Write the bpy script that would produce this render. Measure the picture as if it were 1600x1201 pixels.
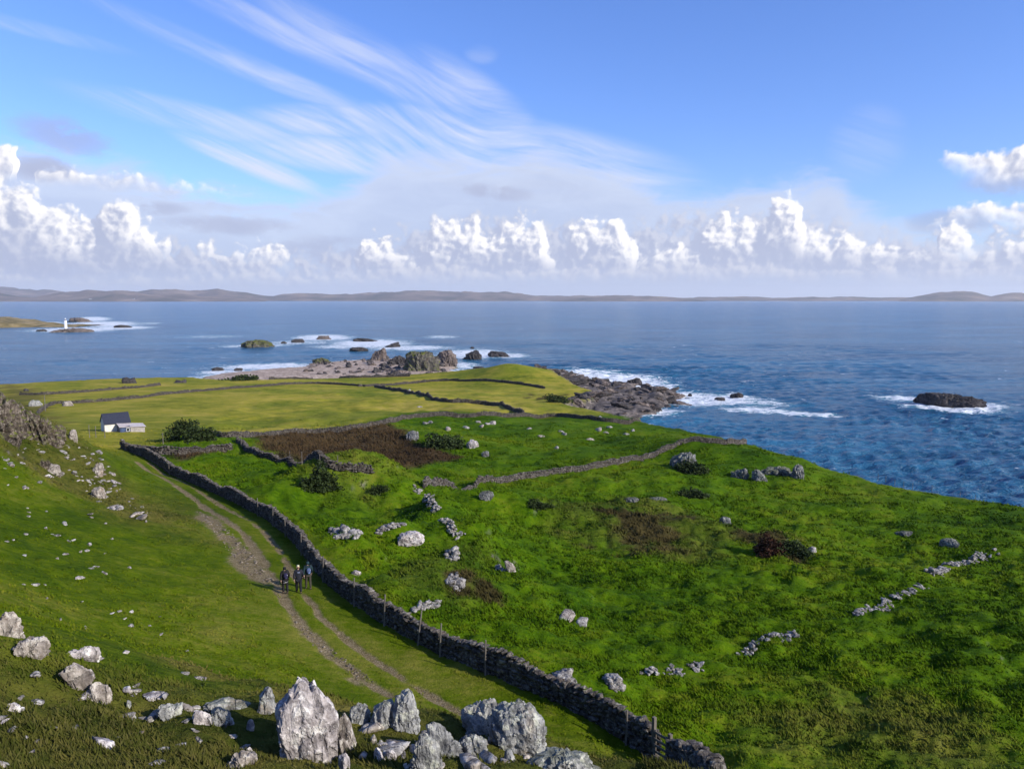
import bpy, bmesh, math, random
import numpy as np
from mathutils import Vector, Matrix
S = bpy.context.scene
for o in list(bpy.data.objects): bpy.data.objects.remove(o)
C = S.collection
R = math.radians
random.seed(7); rng = np.random.default_rng(7)

# ------------------------------------------------------------------ camera, light, exposure
CAMZ = 40.0                       # eye height above the sea, metres
FPX = 1200.0; PITCH = math.atan(134.5 / FPX)
cam = bpy.data.objects.new('camera', bpy.data.cameras.new('camera')); C.objects.link(cam)
cam.location = (0, 0, CAMZ); cam.rotation_euler = (R(90) - PITCH, 0, 0)
cam.data.sensor_width = 36.0; cam.data.lens = 36.0 * FPX / 1600.0
cam.data.clip_start = 0.1; cam.data.clip_end = 90000
S.camera = cam
SUN_AZ, SUN_EL = 118.0, 27.0      # degrees clockwise from the view direction (+Y), and up
sl = bpy.data.lights.new('sun', 'SUN'); sl.energy = 5.0; sl.angle = R(0.53); sl.color = (1.0, 0.93, 0.82)
sun = bpy.data.objects.new('sun', sl); C.objects.link(sun)
_sd = Vector((math.sin(R(SUN_AZ)) * math.cos(R(SUN_EL)), math.cos(R(SUN_AZ)) * math.cos(R(SUN_EL)), math.sin(R(SUN_EL))))
sun.rotation_euler = _sd.to_track_quat('Z', 'Y').to_euler(); sun.location = _sd * 200
S.view_settings.view_transform = 'Standard'; S.view_settings.look = 'None'
S.view_settings.exposure = 0.2; S.view_settings.gamma = 1.0; S.view_settings.use_curve_mapping = False
S.render.engine = 'CYCLES'
S.cycles.max_bounces = 5; S.cycles.diffuse_bounces = 2; S.cycles.glossy_bounces = 2; S.cycles.volume_bounces = 1
S.cycles.transmission_bounces = 2; S.cycles.transparent_max_bounces = 8
S.cycles.use_denoising = True; S.cycles.use_adaptive_sampling = True; S.cycles.adaptive_threshold = 0.01
S.cycles.caustics_reflective = False; S.cycles.caustics_refractive = False

# ------------------------------------------------------------------ pixels of the survey -> directions, used only to lay out the place
_cp, _sp = math.cos(PITCH), math.sin(PITCH)
def ray(u, v):
    a = (u - 800) / FPX; b = (600.5 - v) / FPX
    return np.array([a, _cp + _sp * b, -_sp + _cp * b])
def at_z(u, v, z):
    d = ray(u, v); t = (z - CAMZ) / d[2]
    return d[0] * t, d[1] * t
def azel(u, v):
    d = ray(u, v)
    return math.degrees(math.atan2(d[0], d[1])), math.degrees(math.atan2(d[2], math.hypot(d[0], d[1])))

# ------------------------------------------------------------------ node helpers
class NT:
    def __init__(s, tree): s.t = tree; s.n = tree.nodes; s.l = tree.links
    def new(s, typ, **kw):
        n = s.n.new(typ)
        for k, v in kw.items(): setattr(n, k, v)
        return n
    def put(s, sock, v):
        if v is None: return
        if isinstance(v, bpy.types.NodeSocket): s.l.new(v, sock)
        else:
            if isinstance(v, (tuple, list)) and len(v) == 3 and sock.type == 'RGBA': v = (*v, 1)
            sock.default_value = v
    def m(s, op, a, b=None, c=None, clamp=False):
        n = s.new('ShaderNodeMath', operation=op, use_clamp=clamp)
        s.put(n.inputs[0], a); s.put(n.inputs[1], b); s.put(n.inputs[2], c); return n.outputs[0]
    def add(s, a, b): return s.m('ADD', a, b)
    def sub(s, a, b): return s.m('SUBTRACT', a, b)
    def mul(s, a, b): return s.m('MULTIPLY', a, b)
    def sstep(s, x, lo, hi, a=0.0, b=1.0):
        n = s.new('ShaderNodeMapRange', interpolation_type='SMOOTHSTEP')
        s.put(n.inputs[0], x); s.put(n.inputs[1], lo); s.put(n.inputs[2], hi); s.put(n.inputs[3], a); s.put(n.inputs[4], b); return n.outputs[0]
    def mix(s, f, a, b, blend='MIX'):
        n = s.new('ShaderNodeMix', data_type='RGBA', blend_type=blend)
        s.put(n.inputs[0], f); s.put(n.inputs[6], a); s.put(n.inputs[7], b); return n.outputs[2]
    def comb(s, x, y, z=0.0):
        n = s.new('ShaderNodeCombineXYZ'); s.put(n.inputs[0], x); s.put(n.inputs[1], y); s.put(n.inputs[2], z); return n.outputs[0]
    def sep(s, v):
        n = s.new('ShaderNodeSeparateXYZ'); s.put(n.inputs[0], v); return n.outputs
    def noise(s, vec, scale, detail=4, rough=0.55, dist=0.0, dim='3D', lac=2.0):
        n = s.new('ShaderNodeTexNoise', noise_dimensions=dim)
        s.put(n.inputs['Vector'], vec); s.put(n.inputs['Scale'], scale); s.put(n.inputs['Detail'], detail)
        s.put(n.inputs['Roughness'], rough); s.put(n.inputs['Distortion'], dist); s.put(n.inputs['Lacunarity'], lac); return n.outputs[0]
    def voro(s, vec, scale, feature='F1', out=0, rand=1.0, smooth=None):
        n = s.new('ShaderNodeTexVoronoi', feature=feature)
        s.put(n.inputs['Vector'], vec); s.put(n.inputs['Scale'], scale); s.put(n.inputs['Randomness'], rand)
        if smooth is not None: s.put(n.inputs['Smoothness'], smooth)
        return n.outputs[out]
    def voro2(s, vec, scale):
        n = s.new('ShaderNodeTexVoronoi', feature='F1', voronoi_dimensions='2D'); s.put(n.inputs['Vector'], vec); s.put(n.inputs['Scale'], scale); return n.outputs[0]
    def vmul(s, v, k):
        n = s.new('ShaderNodeVectorMath', operation='MULTIPLY'); s.put(n.inputs[0], v); s.put(n.inputs[1], k); return n.outputs[0]
    def vadd(s, v, k):
        n = s.new('ShaderNodeVectorMath', operation='ADD'); s.put(n.inputs[0], v); s.put(n.inputs[1], k); return n.outputs[0]
    def attr(s, name):
        n = s.new('ShaderNodeAttribute', attribute_name=name); return n
    def curve(s, x, pts):
        """float curve: pts in 0..1"""
        n = s.new('ShaderNodeFloatCurve'); s.put(n.inputs['Value'], x); cv = n.mapping.curves[0]
        pts = sorted(pts)
        cv.points[0].location = pts[0]; cv.points[-1].location = pts[-1]
        for p in pts[1:-1]: cv.points.new(*p)
        for p in cv.points: p.handle_type = 'AUTO_CLAMPED'
        n.mapping.extend = 'HORIZONTAL'; n.mapping.update(); return n.outputs[0]
    def ramp(s, x, stops, interp='LINEAR'):
        n = s.new('ShaderNodeValToRGB'); s.put(n.inputs[0], x); cr = n.color_ramp; cr.interpolation = interp
        while len(cr.elements) < len(stops): cr.elements.new(0.5)
        for e, (p, c) in zip(cr.elements, stops): e.position = p; e.color = (*c, 1)
        return n.outputs[0]
def mat_nt(name, rough=0.9, spec=0.3):
    m = bpy.data.materials.new(name); m.use_nodes = True; t = NT(m.node_tree); b = m.node_tree.nodes['Principled BSDF']
    b.inputs['Roughness'].default_value = rough; b.inputs['Specular IOR Level'].default_value = spec
    return m, t, b
def bump(t, b, h, strength, dist):
    n = t.new('ShaderNodeBump'); t.put(n.inputs['Height'], h); n.inputs['Strength'].default_value = strength; n.inputs['Distance'].default_value = dist
    t.l.new(n.outputs[0], b.inputs['Normal']); return n
# ------------------------------------------------------------------ sky: Nishita daylight with procedural cirrus, veil and cumulus
W = bpy.data.worlds.new('World'); S.world = W; W.use_nodes = True
def build_sky():
    t = NT(W.node_tree); bg = t.n['Background']; bg.inputs['Strength'].default_value = 0.086
    sk = t.new('ShaderNodeTexSky', sky_type='NISHITA'); sk.sun_disc = False
    sk.sun_elevation = R(SUN_EL); sk.sun_rotation = R(SUN_AZ); sk.altitude = 40; sk.air_density = 1.0; sk.dust_density = 0.6; sk.ozone_density = 2.5
    tc = t.new('ShaderNodeTexCoord').outputs['Generated']
    x, y, z = t.sep(tc)
    K = 57.29578
    az0 = t.mul(t.m('ARCTAN2', x, y), K); el = t.mul(t.m('ARCSINE', z), K)
    # beyond the part in view the cloud belt goes on, mirrored every 76 degrees
    az = t.sub(t.m('PINGPONG', t.add(az0, 38.0), 76.0), 38.0)
    A0, A1 = -38.0, 38.0
    ua = lambda a: t.m('DIVIDE', t.sub(a, A0), A1 - A0)
    EM = 24.0
    def prof(pts):
        out = []
        for u, v in pts:
            a, e = azel(u, v); out.append(((a - A0) / (A1 - A0), max(0.0, e / EM)))
        out = [(p, q) for p, q in out if 0 <= p <= 1]
        return [(0.0, out[0][1])] + out + [(1.0, out[-1][1])]
    base = sk.outputs[0]
    hs = t.new('ShaderNodeHueSaturation'); t.put(hs.inputs['Color'], base); hs.inputs['Saturation'].default_value = SKY_SAT; hs.inputs['Value'].default_value = SKY_VAL
    col = t.mix(1.0, hs.outputs[0], SKY_TINT, 'MULTIPLY')
    p = t.comb(az, el, 0.0)
    warp = t.noise(p, 0.045, 1, 0.5, 0, '2D')
    # cirrus: long filaments sinking to the right
    def cirrus(ang, sx, sy, seed, lo, hi):
        c, s_ = math.cos(R(ang)), math.sin(R(ang))
        xr = t.add(t.mul(az, c), t.mul(el, -s_)); yr = t.add(t.mul(az, s_), t.mul(el, c))
        yr = t.add(yr, t.mul(warp, 9.0))
        n = t.noise(t.comb(t.add(t.mul(xr, sx), seed), t.mul(yr, sy), 0.0), 1.0, 5, 0.62, 0.0, '2D')
        return t.sstep(n, lo, hi)
    def blob(u, v, ru, rv, rot=0.0):
        a, e = azel(u, v); k = K / FPX
        dx = t.sub(az, a); dy = t.sub(el, e)
        c, s_ = math.cos(R(rot)), math.sin(R(rot))
        xr = t.m('DIVIDE', t.add(t.mul(dx, c), t.mul(dy, -s_)), ru * k); yr = t.m('DIVIDE', t.add(t.mul(dx, s_), t.mul(dy, c)), rv * k)
        return t.sstep(t.add(t.mul(xr, xr), t.mul(yr, yr)), 0.0, 1.0, 1.0, 0.0)
    mx = lambda *a: a[0] if len(a) == 1 else t.m('MAXIMUM', a[0], mx(*a[1:]))
    streaks = mx(t.mul(blob(460, 62, 260, 22, 19), 0.55), t.mul(blob(400, 110, 270, 20, 17), 0.6), t.mul(blob(650, 130, 290, 40, 24), 0.6),
                 t.mul(blob(340, 195, 230, 26, 9), 0.65), t.mul(blob(390, 255, 130, 20, 20), 0.9), t.mul(blob(560, 245, 220, 32, 4), 0.9),
                 t.mul(blob(590, 190, 240, 32, -2), 0.85), t.mul(blob(745, 165, 150, 50, 32), 0.7), t.mul(blob(800, 250, 330, 70, 9), 0.95),
                 t.mul(blob(560, 85, 60, 20, 30), 0.4), t.mul(blob(60, 48, 130, 12, 6), 0.3), t.mul(blob(1355, 225, 60, 60, 60), 0.22), t.mul(blob(752, 86, 30, 16, 0), 0.2))
    fil = t.add(t.mul(cirrus(18, 0.05, 0.42, 3.1, 0.34, 0.70), 0.75), t.mul(cirrus(23, 0.16, 2.6, 8.4, 0.34, 0.74), 0.28))
    ci = t.mul(streaks, t.m('MINIMUM', t.add(fil, 0.12), 1.0))
    col = t.mix(t.m('MINIMUM', t.mul(ci, 1.0), 0.92), col, CIRRUS_COL)
    # veil of high cloud above the cumulus belt
    top = t.mul(t.curve(ua(az), prof([(-60, 190), (0, 208), (120, 232), (250, 268), (380, 300), (480, 300), (560, 270), (640, 228), (720, 232), (800, 235), (900, 240), (970, 250), (1000, 275), (1050, 300), (1110, 296), (1200, 275), (1290, 268), (1340, 300), (1420, 335), (1500, 345), (1600, 340), (1660, 330)])), EM)
    n1 = t.noise(t.comb(t.mul(az, 0.22), t.mul(el, 0.7), 0.0), 1.0, 5, 0.6, 0.4, '2D')
    dv = t.add(t.sub(top, el), t.mul(t.sub(n1, 0.5), 3.4))
    va = t.sstep(dv, -0.4, 1.9, 0.0, 0.92)
    vtone = t.sstep(t.add(dv, t.mul(t.sub(n1, 0.5), 5.0)), 0.0, 6.0)
    col = t.mix(va, col, t.mix(vtone, VEIL_HI, VEIL_LO))
    # grey scud
    sc_ = mx(blob(70, 264, 52, 22), blob(100, 212, 75, 30, 8), t.mul(blob(245, 326, 55, 12), .8), t.mul(blob(360, 352, 120, 18), .8), t.mul(blob(775, 300, 75, 16, 6), .8), t.mul(blob(1490, 345, 75, 22), .9), t.mul(blob(1580, 285, 70, 24), .8), t.mul(blob(60, 400, 170, 46), .9), t.mul(blob(520, 395, 130, 34), .7))
    sn = t.noise(t.comb(t.mul(az, 0.5), el, 0.0), 0.9, 5, 0.62, 0, '2D')
    col = t.mix(t.mul(t.mul(sc_, t.sstep(t.add(sn, t.mul(sc_, 0.25)), 0.42, 0.72)), 0.65), col, SCUD)
    # cumulus: billowing towers with lit right-hand flanks
    def field(da, de):
        q = t.comb(t.add(az, da), t.add(el, de), 0.0)
        wn = t.new('ShaderNodeTexNoise', noise_dimensions='2D'); t.put(wn.inputs['Vector'], q); wn.inputs['Scale'].default_value = 0.9; wn.inputs['Detail'].default_value = 1.5
        wv = t.vmul(t.vadd(wn.outputs['Color'], (-0.5, -0.5, -0.5)), (0.95, 0.85, 0.0))
        qq = t.vadd(q, wv); xx, yy, _ = t.sep(qq)
        bil = t.add(t.add(t.mul(t.sub(0.5, t.voro2(qq, 0.62)), 1.0), t.mul(t.sub(0.45, t.voro2(qq, 1.9)), 0.5)), t.mul(t.sub(t.noise(q, 1.6, 5, 0.62, 0, '2D'), 0.5), 0.95))
        return ua(xx), yy, bil
    F1, F2 = field(0.0, 0.0), field(0.34, 0.20)
    def cumulus(col, topp, basep, amp, soft, hi, lo, opac=1.0, fade=2.2):
        def dens(f): return t.add(t.sub(t.mul(t.curve(f[0], topp), EM), f[1]), t.mul(f[2], amp))
        d1, d2 = dens(F1), dens(F2)
        b = t.mul(t.curve(F1[0], basep), EM)
        a = t.mul(t.sstep(d1, 0.0, soft), t.sstep(t.sub(F1[1], b), -0.3, fade))
        lit = t.add(t.mul(t.sub(d1, d2), 0.62), t.sstep(d1, 0.2, 3.6, 0.34, -0.02))
        lit = t.mul(t.sstep(lit, -0.05, 0.78), t.sstep(d1, 1.6, 4.6, 1.0, 0.25))
        return t.mix(t.mul(a, opac), col, t.mix(lit, lo, hi))
    # faint back row
    tp = prof([(0, 330), (100, 350), (250, 370), (350, 385), (480, 400), (600, 370), (760, 330), (860, 340), (1000, 345), (1100, 330), (1200, 322), (1300, 345), (1400, 360), (1500, 370), (1600, 350)])
    bp = prof([(0, 450), (800, 450), (1600, 450)])
    col = cumulus(col, tp, bp, 2.0, 1.4, CU_BACK, CU_LO, 0.9, 1.8)
    # right-hand shelf clouds
    tp = prof([(0, 470), (1430, 470), (1450, 262), (1475, 232), (1530, 236), (1570, 232), (1600, 224), (1650, 215)])
    bp = prof([(0, 270), (1440, 252), (1500, 275), (1560, 300), (1650, 305)])
    col = cumulus(col, tp, bp, 0.7, 0.5, CU_HI, CU_LO, 1.0, 1.6)
    tp = prof([(0, 470), (1420, 470), (1450, 350), (1500, 320), (1540, 312), (1600, 318), (1650, 315)])
    bp = prof([(0, 380), (1440, 360), (1520, 350), (1650, 362)])
    col = cumulus(col, tp, bp, 0.7, 0.5, CU_HI, CU_LO, 1.0, 1.2)
    # upper tower far left
    tp = prof([(-60, 200), (0, 215), (28, 228), (52, 262), (64, 470), (1600, 470)])
    bp = prof([(-60, 300), (50, 285), (1600, 285)])
    col = cumulus(col, tp, bp, 0.7, 0.5, CU_HI, CU_LO, 1.0, 1.0)
    # main row
    tp = prof([(-40, 262), (0, 275), (40, 285), (75, 312), (110, 325), (150, 345), (163, 300), (185, 296), (206, 322), (235, 348), (268, 382), (285, 425), (312, 378), (345, 395), (390, 378), (435, 388), (462, 412), (490, 440), (545, 425), (568, 372), (610, 376), (645, 396), (672, 350), (735, 342), (775, 358), (820, 338), (850, 350), (878, 405), (893, 352), (940, 338), (978, 340), (1005, 396), (1045, 380), (1085, 385), (1108, 345), (1150, 332), (1185, 345), (1210, 306), (1248, 310), (1262, 356), (1300, 362), (1345, 368), (1380, 376), (1430, 398), (1460, 392), (1474, 346), (1505, 350), (1530, 380), (1580, 368), (1640, 365)])
    bp = prof([(-40, 425), (100, 415), (200, 405), (280, 408), (400, 418), (600, 420), (800, 425), (1000, 425), (1200, 412), (1400, 412), (1640, 405)])
    col = cumulus(col, tp, bp, 1.25, 0.8, CU_HI, CU_LO, 1.0, 1.5)
    # low row close to the sea
    tp = prof([(-40, 420), (100, 430), (220, 428), (300, 430), (420, 420), (520, 428), (640, 408), (720, 415), (800, 420), (880, 418), (940, 415), (1040, 412), (1120, 405), (1180, 408), (1240, 415), (1320, 416), (1380, 410), (1430, 420), (1500, 414), (1560, 412), (1640, 414)])
    bp = prof([(-40, 445), (800, 442), (1640, 434)])
    col = cumulus(col, tp, bp, 0.8, 0.6, CU_MID, CU_LO, 0.6, 0.9)
    # pale air along the horizon
    hz = t.sstep(el, -0.2, 1.7, 0.6, 0.0)
    col = t.mix(hz, col, HORIZON)
    t.put(bg.inputs['Color'], col)
    W.cycles.sampling_method = 'MANUAL'; W.cycles.sample_map_resolution = 512
SKY_SAT, SKY_VAL, SKY_TINT = 1.1, 1.0, (1.34, 1.52, 2.28)
CIRRUS_COL = (7.8, 8.3, 10.0)
VEIL_HI, VEIL_LO = (6.6, 7.4, 9.4), (5.6, 6.4, 8.6)
CU_HI, CU_MID, CU_LO = (12.0, 11.7, 11.6), (8.8, 8.8, 9.5), (5.0, 5.5, 7.4)
CU_BACK = (6.9, 7.2, 8.6)
SCUD = (4.3, 4.6, 6.5)
HORIZON = (6.9, 7.3, 8.9)
build_sky()
# ------------------------------------------------------------------ noise
def _h(ix, iy, iz, seed):
    n = (ix.astype(np.int64) * 73856093) ^ (iy.astype(np.int64) * 19349663) ^ (iz.astype(np.int64) * 83492791) ^ (seed * 2654435761)
    n &= 0xffffffff; n = (n ^ (n >> 16)) * 0x45d9f3b & 0xffffffff; n = (n ^ (n >> 16)) * 0x45d9f3b & 0xffffffff
    return ((n ^ (n >> 16)) & 0xffffff) / float(0xffffff)
def vn2(x, y, seed=0):
    ix, iy = np.floor(x), np.floor(y); fx, fy = x - ix, y - iy
    fx = fx ** 3 * (fx * (fx * 6 - 15) + 10); fy = fy ** 3 * (fy * (fy * 6 - 15) + 10); z = np.zeros_like(ix)
    a = _h(ix, iy, z, seed); b = _h(ix + 1, iy, z, seed); c = _h(ix, iy + 1, z, seed); d = _h(ix + 1, iy + 1, z, seed)
    return (a + (b - a) * fx) * (1 - fy) + (c + (d - c) * fx) * fy - 0.5
def vn3(x, y, z, seed=0):
    ix, iy, iz = np.floor(x), np.floor(y), np.floor(z); f = [x - ix, y - iy, z - iz]
    fx, fy, fz = [q ** 3 * (q * (q * 6 - 15) + 10) for q in f]
    def pl(k):
        a = _h(ix, iy, iz + k, seed); b = _h(ix + 1, iy, iz + k, seed); c = _h(ix, iy + 1, iz + k, seed); d = _h(ix + 1, iy + 1, iz + k, seed)
        return (a + (b - a) * fx) * (1 - fy) + (c + (d - c) * fx) * fy
    p0 = pl(0); return p0 + (pl(1) - p0) * fz - 0.5
def fbm2(x, y, wl, octs=4, seed=0, gain=0.5):
    r = 0; a = 1.0
    for i in range(octs):
        c, s = math.cos(0.7 * i + 0.3), math.sin(0.7 * i + 0.3); k = 2.0 ** i / wl
        r = r + a * vn2((x * c - y * s) * k + 17 * i, (x * s + y * c) * k - 9 * i, seed + i); a *= gain
    return r
def fbm3(p, wl, octs=4, seed=0, gain=0.5):
    r = 0; a = 1.0
    for i in range(octs):
        k = 2.0 ** i / wl; r = r + a * vn3(p[:, 0] * k + 11 * i, p[:, 1] * k + 5 * i, p[:, 2] * k - 7 * i, seed + i); a *= gain
    return r
def sst(x, a, b):
    t = np.clip((x - a) / (b - a), 0, 1); return t * t * (3 - 2 * t)
def seg_dist(x, y, pts):
    d = np.full(x.shape, 1e9)
    for (x0, y0), (x1, y1) in zip(pts[:-1], pts[1:]):
        dx, dy = x1 - x0, y1 - y0; L = dx * dx + dy * dy + 1e-9
        t = np.clip(((x - x0) * dx + (y - y0) * dy) / L, 0, 1); d = np.minimum(d, np.hypot(x - x0 - t * dx, y - y0 - t * dy))
    return d
def inside(x, y, poly):
    r = np.zeros(x.shape, bool); n = len(poly)
    for i in range(n):
        (x0, y0), (x1, y1) = poly[i], poly[(i + 1) % n]
        if y0 == y1: continue
        r ^= ((y0 > y) != (y1 > y)) & (x < (x1 - x0) * (y - y0) / (y1 - y0) + x0)
    return r
def sdist(x, y, poly):
    d = seg_dist(x, y, list(poly) + [poly[0]]); return np.where(inside(x, y, poly), d, -d)

# ------------------------------------------------------------------ the lie of the land: levelled points, smooth surface through them
LV = [  # u, v, metres above the sea
 (0,1201,32.6),(250,1201,31.6),(500,1201,30.9),(760,1201,30.5),(0,975,32.0),(75,1015,31.9),(160,1090,31.3),(320,1115,30.9),(490,1120,30.5),(640,1125,30.2),(790,1160,30.0),(900,1198,29.9),
 (0,700,27.6),(60,655,26.0),(120,690,22.2),(0,620,30.2),(0,800,26.2),(0,900,27.2),(100,760,23.6),(200,800,23.2),(300,800,20.8),(200,900,24.4),(300,900,23.0),(400,900,22.2),(200,1000,25.8),(350,1000,23.9),(500,1000,22.5),(400,1060,24.0),(600,1080,22.6),(720,1115,22.4),
 (445,925,22.4),(400,840,21.3),(330,790,20.2),(250,740,19.2),(160,695,17.8),
 (1110,1201,22.4),(1010,1196,22.6),(1060,1201,22.5),(900,1110,22.4),(760,1050,22.3),(620,985,22.1),(540,930,21.9),(490,880,21.5),(430,820,20.9),(300,755,19.5),(190,700,18.0),
 (1200,1201,22.0),(1600,1201,21.5),(1600,1000,18),(1200,1000,19.3),(1600,900,15.5),(1200,900,16.5),(900,1000,20.6),(1400,760,12),(1600,790,12),(1240,714,11.6),(1100,682,11),(1000,657,9),(945,643,7.2),(870,602,4.6),(832,577,6),(790,571,9.5),(735,592,4.5),(600,590,3),(400,594,3),(200,592,4),(30,600,4.5),
 (800,1000,21.3),(700,900,20.4),(600,830,20.4),(560,742,19.5),(550,700,14.6),(700,700,14.3),(420,690,15.6),(300,690,17.0),(450,800,20.3),(360,722,18.8),
 (660,762,15.4),(750,850,18),(790,890,18.4),(900,735,14.3),(1050,706,13.9),(1082,691,14.4),(1150,700,12.4),(900,850,16),(1200,860,15),(1400,860,14),(1200,770,13),(1000,780,14.3),
 (760,652,10.5),(640,657,11.5),(550,671,12.5),(400,682,13.4),(180,673,15),(400,640,9),(250,640,10),(700,620,7),(850,642,8),(500,610,5),(200,620,7.5),(100,640,10),(60,612,6.2),(620,680,13.6),(880,690,12.6),(1350,800,13),(1500,830,13.5)]
_cp_ = [(*at_z(u, v, z), z) for u, v, z in LV]
_cp_ += [(0, 0, 38.3), (-4, -4, 40.2), (5, -3, 37.2), (0, -25, 48), (-30, 0, 44), (-30, 20, 38), (-80, 0, 52), (-90, 45, 40), (-110, 80, 33), (-120, 130, 17), (-180, 200, 11), (12, 10, 31.5), (25, 8, 26), (30, -10, 28), (60, -5, 19), (40, 15, 21.5), (100, 20, 13), (110, 60, 12), (150, 60, 11), (60, -60, 26), (-60, -60, 52), (-240, 300, 4)]
_P = np.array(_cp_); _PX, _PY, _PZ = _P.T
def _tk(r2): return np.where(r2 > 1e-12, r2 * np.log(np.maximum(r2, 1e-12)), 0)
def _build_tps():
    n = len(_P); K = _tk((_PX[:, None] - _PX) ** 2 + (_PY[:, None] - _PY) ** 2) + np.eye(n) * 4.0
    Q = np.c_[np.ones(n), _PX, _PY]; A = np.zeros((n + 3, n + 3)); A[:n, :n] = K; A[:n, n:] = Q; A[n:, :n] = Q.T
    return np.linalg.solve(A, np.r_[_PZ, 0, 0, 0])
_w = _build_tps()
def tps(x, y):
    sh = x.shape; x = x.ravel(); y = y.ravel(); out = np.empty(len(x))
    for i in range(0, len(x), 20000):
        xs, ys = x[i:i + 20000, None], y[i:i + 20000, None]
        out[i:i + 20000] = _tk((xs - _PX) ** 2 + (ys - _PY) ** 2) @ _w[:-3] + _w[-3] + _w[-2] * xs[:, 0] + _w[-1] * ys[:, 0]
    return out.reshape(sh)

COAST = [at_z(u, v, z) for u, v, z in [(-700,606,5),(-250,604,4.5),(0,600,4.2),(100,595,4),(200,590,3.8),(300,588,3.4),(345,594,2.8),(400,593,2.8),(500,591,2.8),(600,589,2.8),(660,587,2.9),(725,586,3.2),(755,577,5),(785,569,7.5),(820,569,6.5),(850,582,5.5),(880,596,4.4),(920,606,4.2),(938,612,4.4),(905,622,5),(866,625,5.6),(885,633,6.2),(950,645,7.2),(1000,657,9),(1100,680,11),(1180,696,11),(1240,713,11.5),(1400,762,12),(1600,789,12)]]
COAST += [(110, 78), (150, 70), (190, 0), (170, -160), (-300, -260), (-420, 100), (-380, 330)]
SHELF = [at_z(u, v, 1.5) for u, v in [(818,571),(850,576),(890,588),(915,590),(945,596),(1000,601),(1025,608),(1060,611),(1075,618),(1050,625),(1010,637),(985,643),(940,646),(880,640),(840,625),(820,600)]]
SPIT = [at_z(u, v, 1.0) for u, v in [(322,586),(365,579),(410,575),(470,571),(490,566),(560,560),(640,558),(700,568),(716,575),(690,585),(600,589),(480,592),(380,599),(330,597)]]
RUT_L = [(215,722),(258,748),(300,776),(340,804),(380,833),(405,866),(428,903),(446,938),(470,976),(515,1018),(565,1058),(610,1085)]
RUT_R = [(232,722),(285,752),(335,783),(378,806),(412,830),(436,858),(452,886),(470,920),(500,962),(560,1012),(640,1066),(728,1116)]

_th = np.r_[np.arange(-180, -48, 3.0), np.arange(-48, -40, 0.5), np.arange(-40, 40, 0.14), np.arange(40, 48, 0.5), np.arange(48, 180.1, 3.0)]
_rr = 2.0 * np.exp(np.arange(0, 5.72, 0.0078))
def smooth_land(x, y):
    z = tps(x, y); sd = sdist(x, y, COAST)
    jag = fbm2(x, y, 14, 4, 71) * 7
    s = sd + jag * sst(-sd, -6, 4)
    cliff = np.where(s > 0, z, np.maximum(np.minimum(z, 13) + s * 1.25 + fbm2(x, y, 5, 4, 5) * 2.5 * sst(-s, 0, 2), -5.0))
    s2 = sdist(x, y, SHELF) + fbm2(x, y, 16, 4, 33) * 11
    ridge = 1 - 2 * np.abs(fbm2(x * 0.8 + y * 0.6, (y * 0.8 - x * 0.6) * 2.4, 16, 4, 44))
    shelf = np.where(s2 > 0, 0.1 + np.minimum(s2 * 0.35, 2.2) + ridge * 2.0 - 1.1, np.maximum(s2 * 0.7 - .3, -5))
    s3 = sdist(x, y, SPIT) + fbm2(x, y, 20, 3, 9) * 6
    spit = np.where(s3 > 0, 0.1 + np.minimum(s3 * 0.1, 1.3) + fbm2(x, y, 3, 3, 61) * 0.35, np.maximum(s3 * 0.18, -5))
    return np.maximum(np.maximum(cliff, shelf), spit), s, s2, s3
class Ground: pass
G = Ground()
def _interp_setup():
    th, r = np.meshgrid(np.radians(_th), _rr, indexing='ij'); G.X, G.Y = r * np.sin(th), r * np.cos(th)
    G.Z, G.s, G.s2, G.s3 = smooth_land(G.X, G.Y)
_interp_setup()
def height(x, y):
    x = np.atleast_1d(np.asarray(x, float)); y = np.atleast_1d(np.asarray(y, float))
    th = np.degrees(np.arctan2(x, y)); r = np.maximum(np.hypot(x, y), 2.0)
    j = np.clip(np.log(r / 2.0) / 0.0078, 0, len(_rr) - 1.001); i = np.clip(np.interp(th, _th, np.arange(len(_th))), 0, len(_th) - 1.001)
    i0, j0 = i.astype(int), j.astype(int); fi, fj = i - i0, j - j0; Z = G.Z
    return (Z[i0, j0] * (1 - fi) + Z[i0 + 1, j0] * fi) * (1 - fj) + (Z[i0, j0 + 1] * (1 - fi) + Z[i0 + 1, j0 + 1] * fi) * fj
_ts = 6.0 * np.exp(np.arange(0, 4.6, 0.004))
def hit(u, v):
    """where the line of sight of a surveyed point meets the ground"""
    d = ray(u, v); x, y, z = d[0] * _ts, d[1] * _ts, CAMZ + d[2] * _ts
    dh = z - np.maximum(height(x, y), -0.2); k = np.argmax(dh < 0)
    if k == 0: return (x[-1], y[-1], 0.0)
    f = dh[k - 1] / (dh[k - 1] - dh[k]); t = _ts[k - 1] + f * (_ts[k] - _ts[k - 1])
    return (d[0] * t, d[1] * t, CAMZ + d[2] * t)
def hits(pts): return [hit(u, v) for u, v in pts]
def xy(pts): return [(p[0], p[1]) for p in pts]
rutL, rutR = xy(hits(RUT_L)), xy(hits(RUT_R))
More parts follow.
